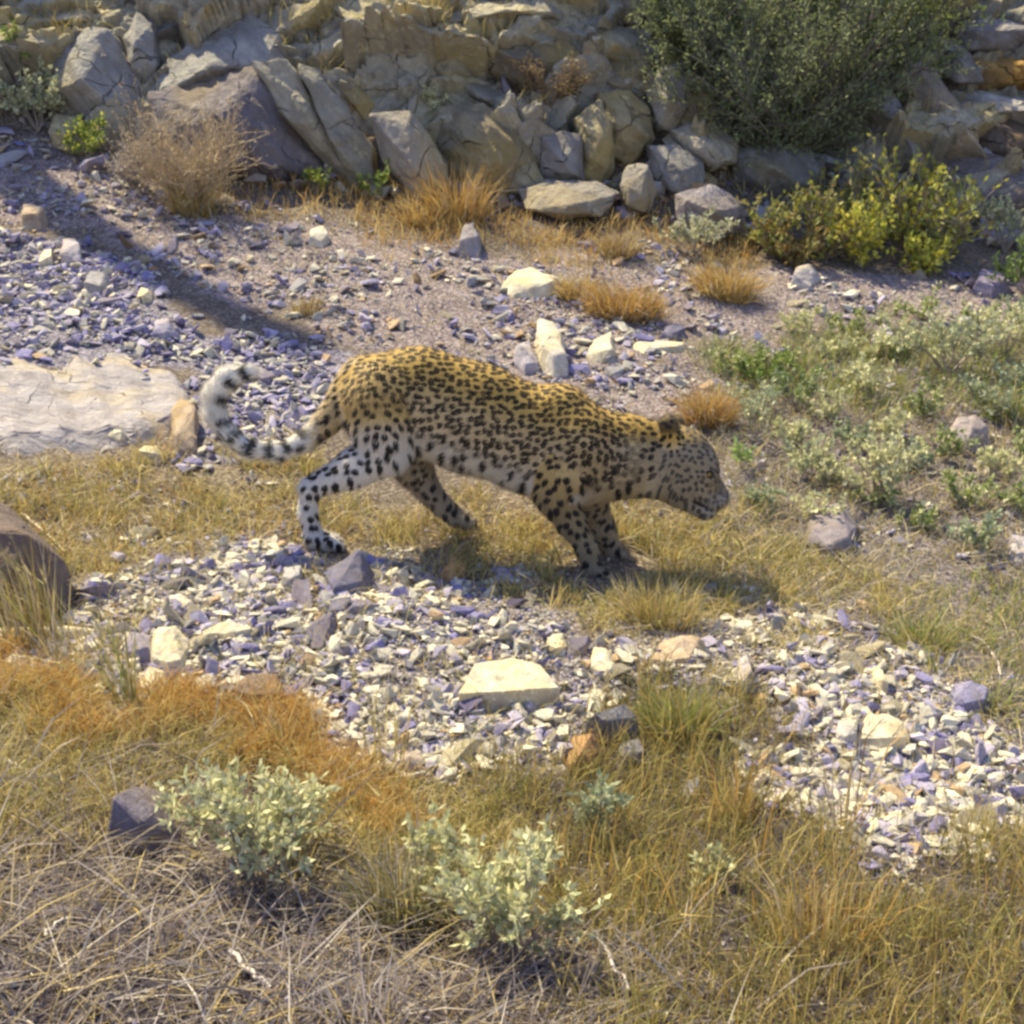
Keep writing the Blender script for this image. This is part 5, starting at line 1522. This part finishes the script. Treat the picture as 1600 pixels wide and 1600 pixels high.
    plain = np.where(istail, np.clip(tw * outer * 1.6, 0, 1), 0.0)
    plain = np.where(np.isin(part, ['muzzle', 'jaw', 'head']), 0.10, plain)
    ctr = np.array([L(1035, 700)[0], L(1035, 700)[2], 0.0])
    fz = (1 + 0.55 * sstep(1015, 1060, px))[:, None]
    sp = ctr + (sp - ctr) * fz
    ang = np.arctan2(py - 640, px - 415)
    far_t = istail * sstep(505, 470, px)
    row1 = sstep(0.0, 0.35, np.sin(ang * 14 + 0.6 * np.sin(ang * 5))) * (1 - sstep(75, 82, dc))
    row2 = sstep(0.25, 0.6, np.sin(ang * 14 + 3.1 + 0.6 * np.sin(ang * 5))) * sstep(76, 80, dc) * (1 - sstep(86, 90, dc)) * sstep(640, 680, py)
    dark = np.where(istail, np.maximum(dark * (1 - far_t), np.clip(row1 + row2, 0, 1) * far_t * 0.97), dark)
    plain = np.where(istail, np.maximum(plain, far_t), plain)
    org = np.array([L(720, 860)[0], YL, H(L(720, 860)[0], YL)])
    mat = mat_leopard()
    attrs = dict(spotpos=sp, belly=belly, solid=solid, dark=dark, plain=plain)
    body = link('leopard', mesh_tris('leopard', V - org, Q, mat, smooth=True, attrs=attrs), loc=org)
    tag(body, 'spotted leopard walking right across the stony slope, head low and tail curled', 'leopard')

    # fur: short hairs combed along the body
    T = np.concatenate([Q[:, [0, 1, 2]], Q[:, [0, 2, 3]]])
    A, B, C = V[T[:, 0]], V[T[:, 1]], V[T[:, 2]]
    nrm = np.cross(B - A, C - A); area = np.linalg.norm(nrm, axis=1); nrm /= area[:, None] + 1e-12
    n = 95000
    ti = rng.choice(len(T), n, p=area / area.sum())
    u = rng.random((n, 2)); f = u.sum(1) > 1; u[f] = 1 - u[f]
    pos = A[ti] + (B - A)[ti] * u[:, :1] + (C - A)[ti] * u[:, 1:]
    nn = nrm[ti]
    if (nn * (pos - V.mean(0))).sum() < 0: nn = -nn
    pp = part[T[ti, 0]]
    flow = np.tile(np.array([-0.9, 0.0, -0.35]), (n, 1))
    flow[np.isin(pp, ['hind', 'thigh', 'fore', 'farfore', 'farhind', 'farthigh'])] = (-0.2, 0, -1.0)
    tl = pp == 'tail'
    tx3 = np.array([L(a, b, c) for a, b, c, _ in tail]); seg = np.gradient(tx3, axis=0)
    near = ((pos[tl][:, None, :] - tx3[None]) ** 2).sum(-1).argmin(1)
    flow[tl] = seg[near] / (np.linalg.norm(seg[near], axis=1)[:, None] + 1e-9)
    flow[np.isin(pp, ['head', 'muzzle', 'jaw', 'ear'])] = (-0.7, 0, 0.3)
    flow = flow - nn * (flow * nn).sum(-1, keepdims=True)
    d = flow * 0.9 + nn * 0.42 + rng.normal(0, 0.18, (n, 3)); d /= np.linalg.norm(d, axis=1)[:, None]
    ln = rng.uniform(0.009, 0.016, n)
    ln = np.where(tl, ln * 1.3, ln); ln = np.where(np.isin(pp, ['head', 'muzzle', 'ear', 'jaw']), ln * 0.55, ln)
    b_ = belly[T[ti, 0]]; ln = ln * (1 + 0.5 * b_ * (~np.isin(pp, ['hind', 'fore', 'muzzle', 'jaw', 'farfore'])))
    side = np.cross(d, nn); side /= np.linalg.norm(side, axis=1)[:, None] + 1e-9
    w2 = 0.0011
    VV = np.stack([pos - side * w2 - nn * 0.001, pos + side * w2 - nn * 0.001, pos + d * ln[:, None]], 1).reshape(-1, 3)
    TT = np.arange(n * 3).reshape(-1, 3)
    rep = lambda a: np.repeat(a[T[ti, 0]], 3, axis=0)
    spr = np.repeat(sp[T[ti, 0]] * (1 - u.sum(1))[:, None] + sp[T[ti, 1]] * u[:, :1] + sp[T[ti, 2]] * u[:, 1:], 3, axis=0)
    fur = link('fur', mesh_tris('fur', VV - org, TT, mat, attrs=dict(spotpos=spr, belly=rep(belly), solid=rep(solid), dark=rep(dark), plain=rep(plain))), body)
    fur['kind'] = 'stuff'

    # eyes, nose, whiskers
    m_eye, nn_, ll_, bb_ = new_mat('amber_eye')
    tc = nd(nn_, 'ShaderNodeTexCoord').outputs['Object']
    gr = nd(nn_, 'ShaderNodeVectorMath', operation='LENGTH'); sx = nd(nn_, 'ShaderNodeVectorMath', operation='MULTIPLY')
    ll_.new(tc, sx.inputs[0]); sx.inputs[1].default_value = (1, 0, 1); ll_.new(sx.outputs[0], gr.inputs[0])
    ll_.new(ramp(nn_, ll_, gr.outputs['Value'], [(0.0028, (0.005, 0.005, 0.005)), (0.0032, (0.45, 0.28, 0.05)), (0.0065, (0.30, 0.18, 0.04)), (0.0072, (0.01, 0.01, 0.01))]), bb_.inputs['Base Color'])
    bb_.inputs['Roughness'].default_value = 0.08
    m_nose = mat_plain('dark_nose_skin', (0.035, 0.025, 0.026), 0.45)
    for s in (-1, 1):
        c = L(1096, 737, s * 0.046)
        # find the skin at this spot so the eye sits in the head
        near = V[np.argsort(((V - c) ** 2).sum(1))[:6]].mean(0)
        bm = bmesh.new(); bmesh.ops.create_uvsphere(bm, u_segments=16, v_segments=10, radius=0.0125)
        me = bpy.data.meshes.new('eye'); bm.to_mesh(me); bm.free(); me.materials.append(m_eye)
        for p in me.polygons: p.use_smooth = True
        e = link('eye', me, body, loc=near - org + np.array([-0.001, -s * 0.006, -0.001]))
        # lids: dark rims
        rim = [(near - org) + np.array([0.014 * math.cos(t), s * -0.0 + (0.004 if s > 0 else -0.004), 0.010 * math.sin(t)]) for t in np.linspace(0, 2 * np.pi, 13)]
        Vt, Tt = tube(np.array(rim), 0.0028, 0.0028, 5)
        link('eyelid', mesh_tris('eyelid', Vt, Tt, m_nose, smooth=True), body)
    c = L(1132, 778, 0)
    bm = bmesh.new(); bmesh.ops.create_icosphere(bm, subdivisions=3, radius=1)
    for v in bm.verts:
        v.co = Vector((v.co.x * 0.012, v.co.y * 0.019 * (1.0 + 0.35 * v.co.z), v.co.z * 0.013))
    me = bpy.data.meshes.new('nose'); bm.to_mesh(me); bm.free(); me.materials.append(m_nose)
    for p in me.polygons: p.use_smooth = True
    link('nose', me, body, loc=c - org)
    m_wh = mat_plain('whisker_hair', (0.75, 0.72, 0.66), 0.4)
    for s in (-1, 1):
        for k in range(6):
            p0 = L(1108 + 3 * (k % 3), 775 + 3 * (k // 2), s * 0.03) - org
            p2 = p0 + np.array([-0.03 + 0.012 * k, s * 0.07, -0.035 + 0.008 * k])
            p1 = (p0 + p2) / 2 + np.array([0.01, 0, 0.012])
            Vt, Tt = tube(np.array([p0, p1, p2]), 0.00035, 0.0002, 3)
            link('whisker', mesh_tris('whisker', Vt, Tt, m_wh), body)


build_leopard()
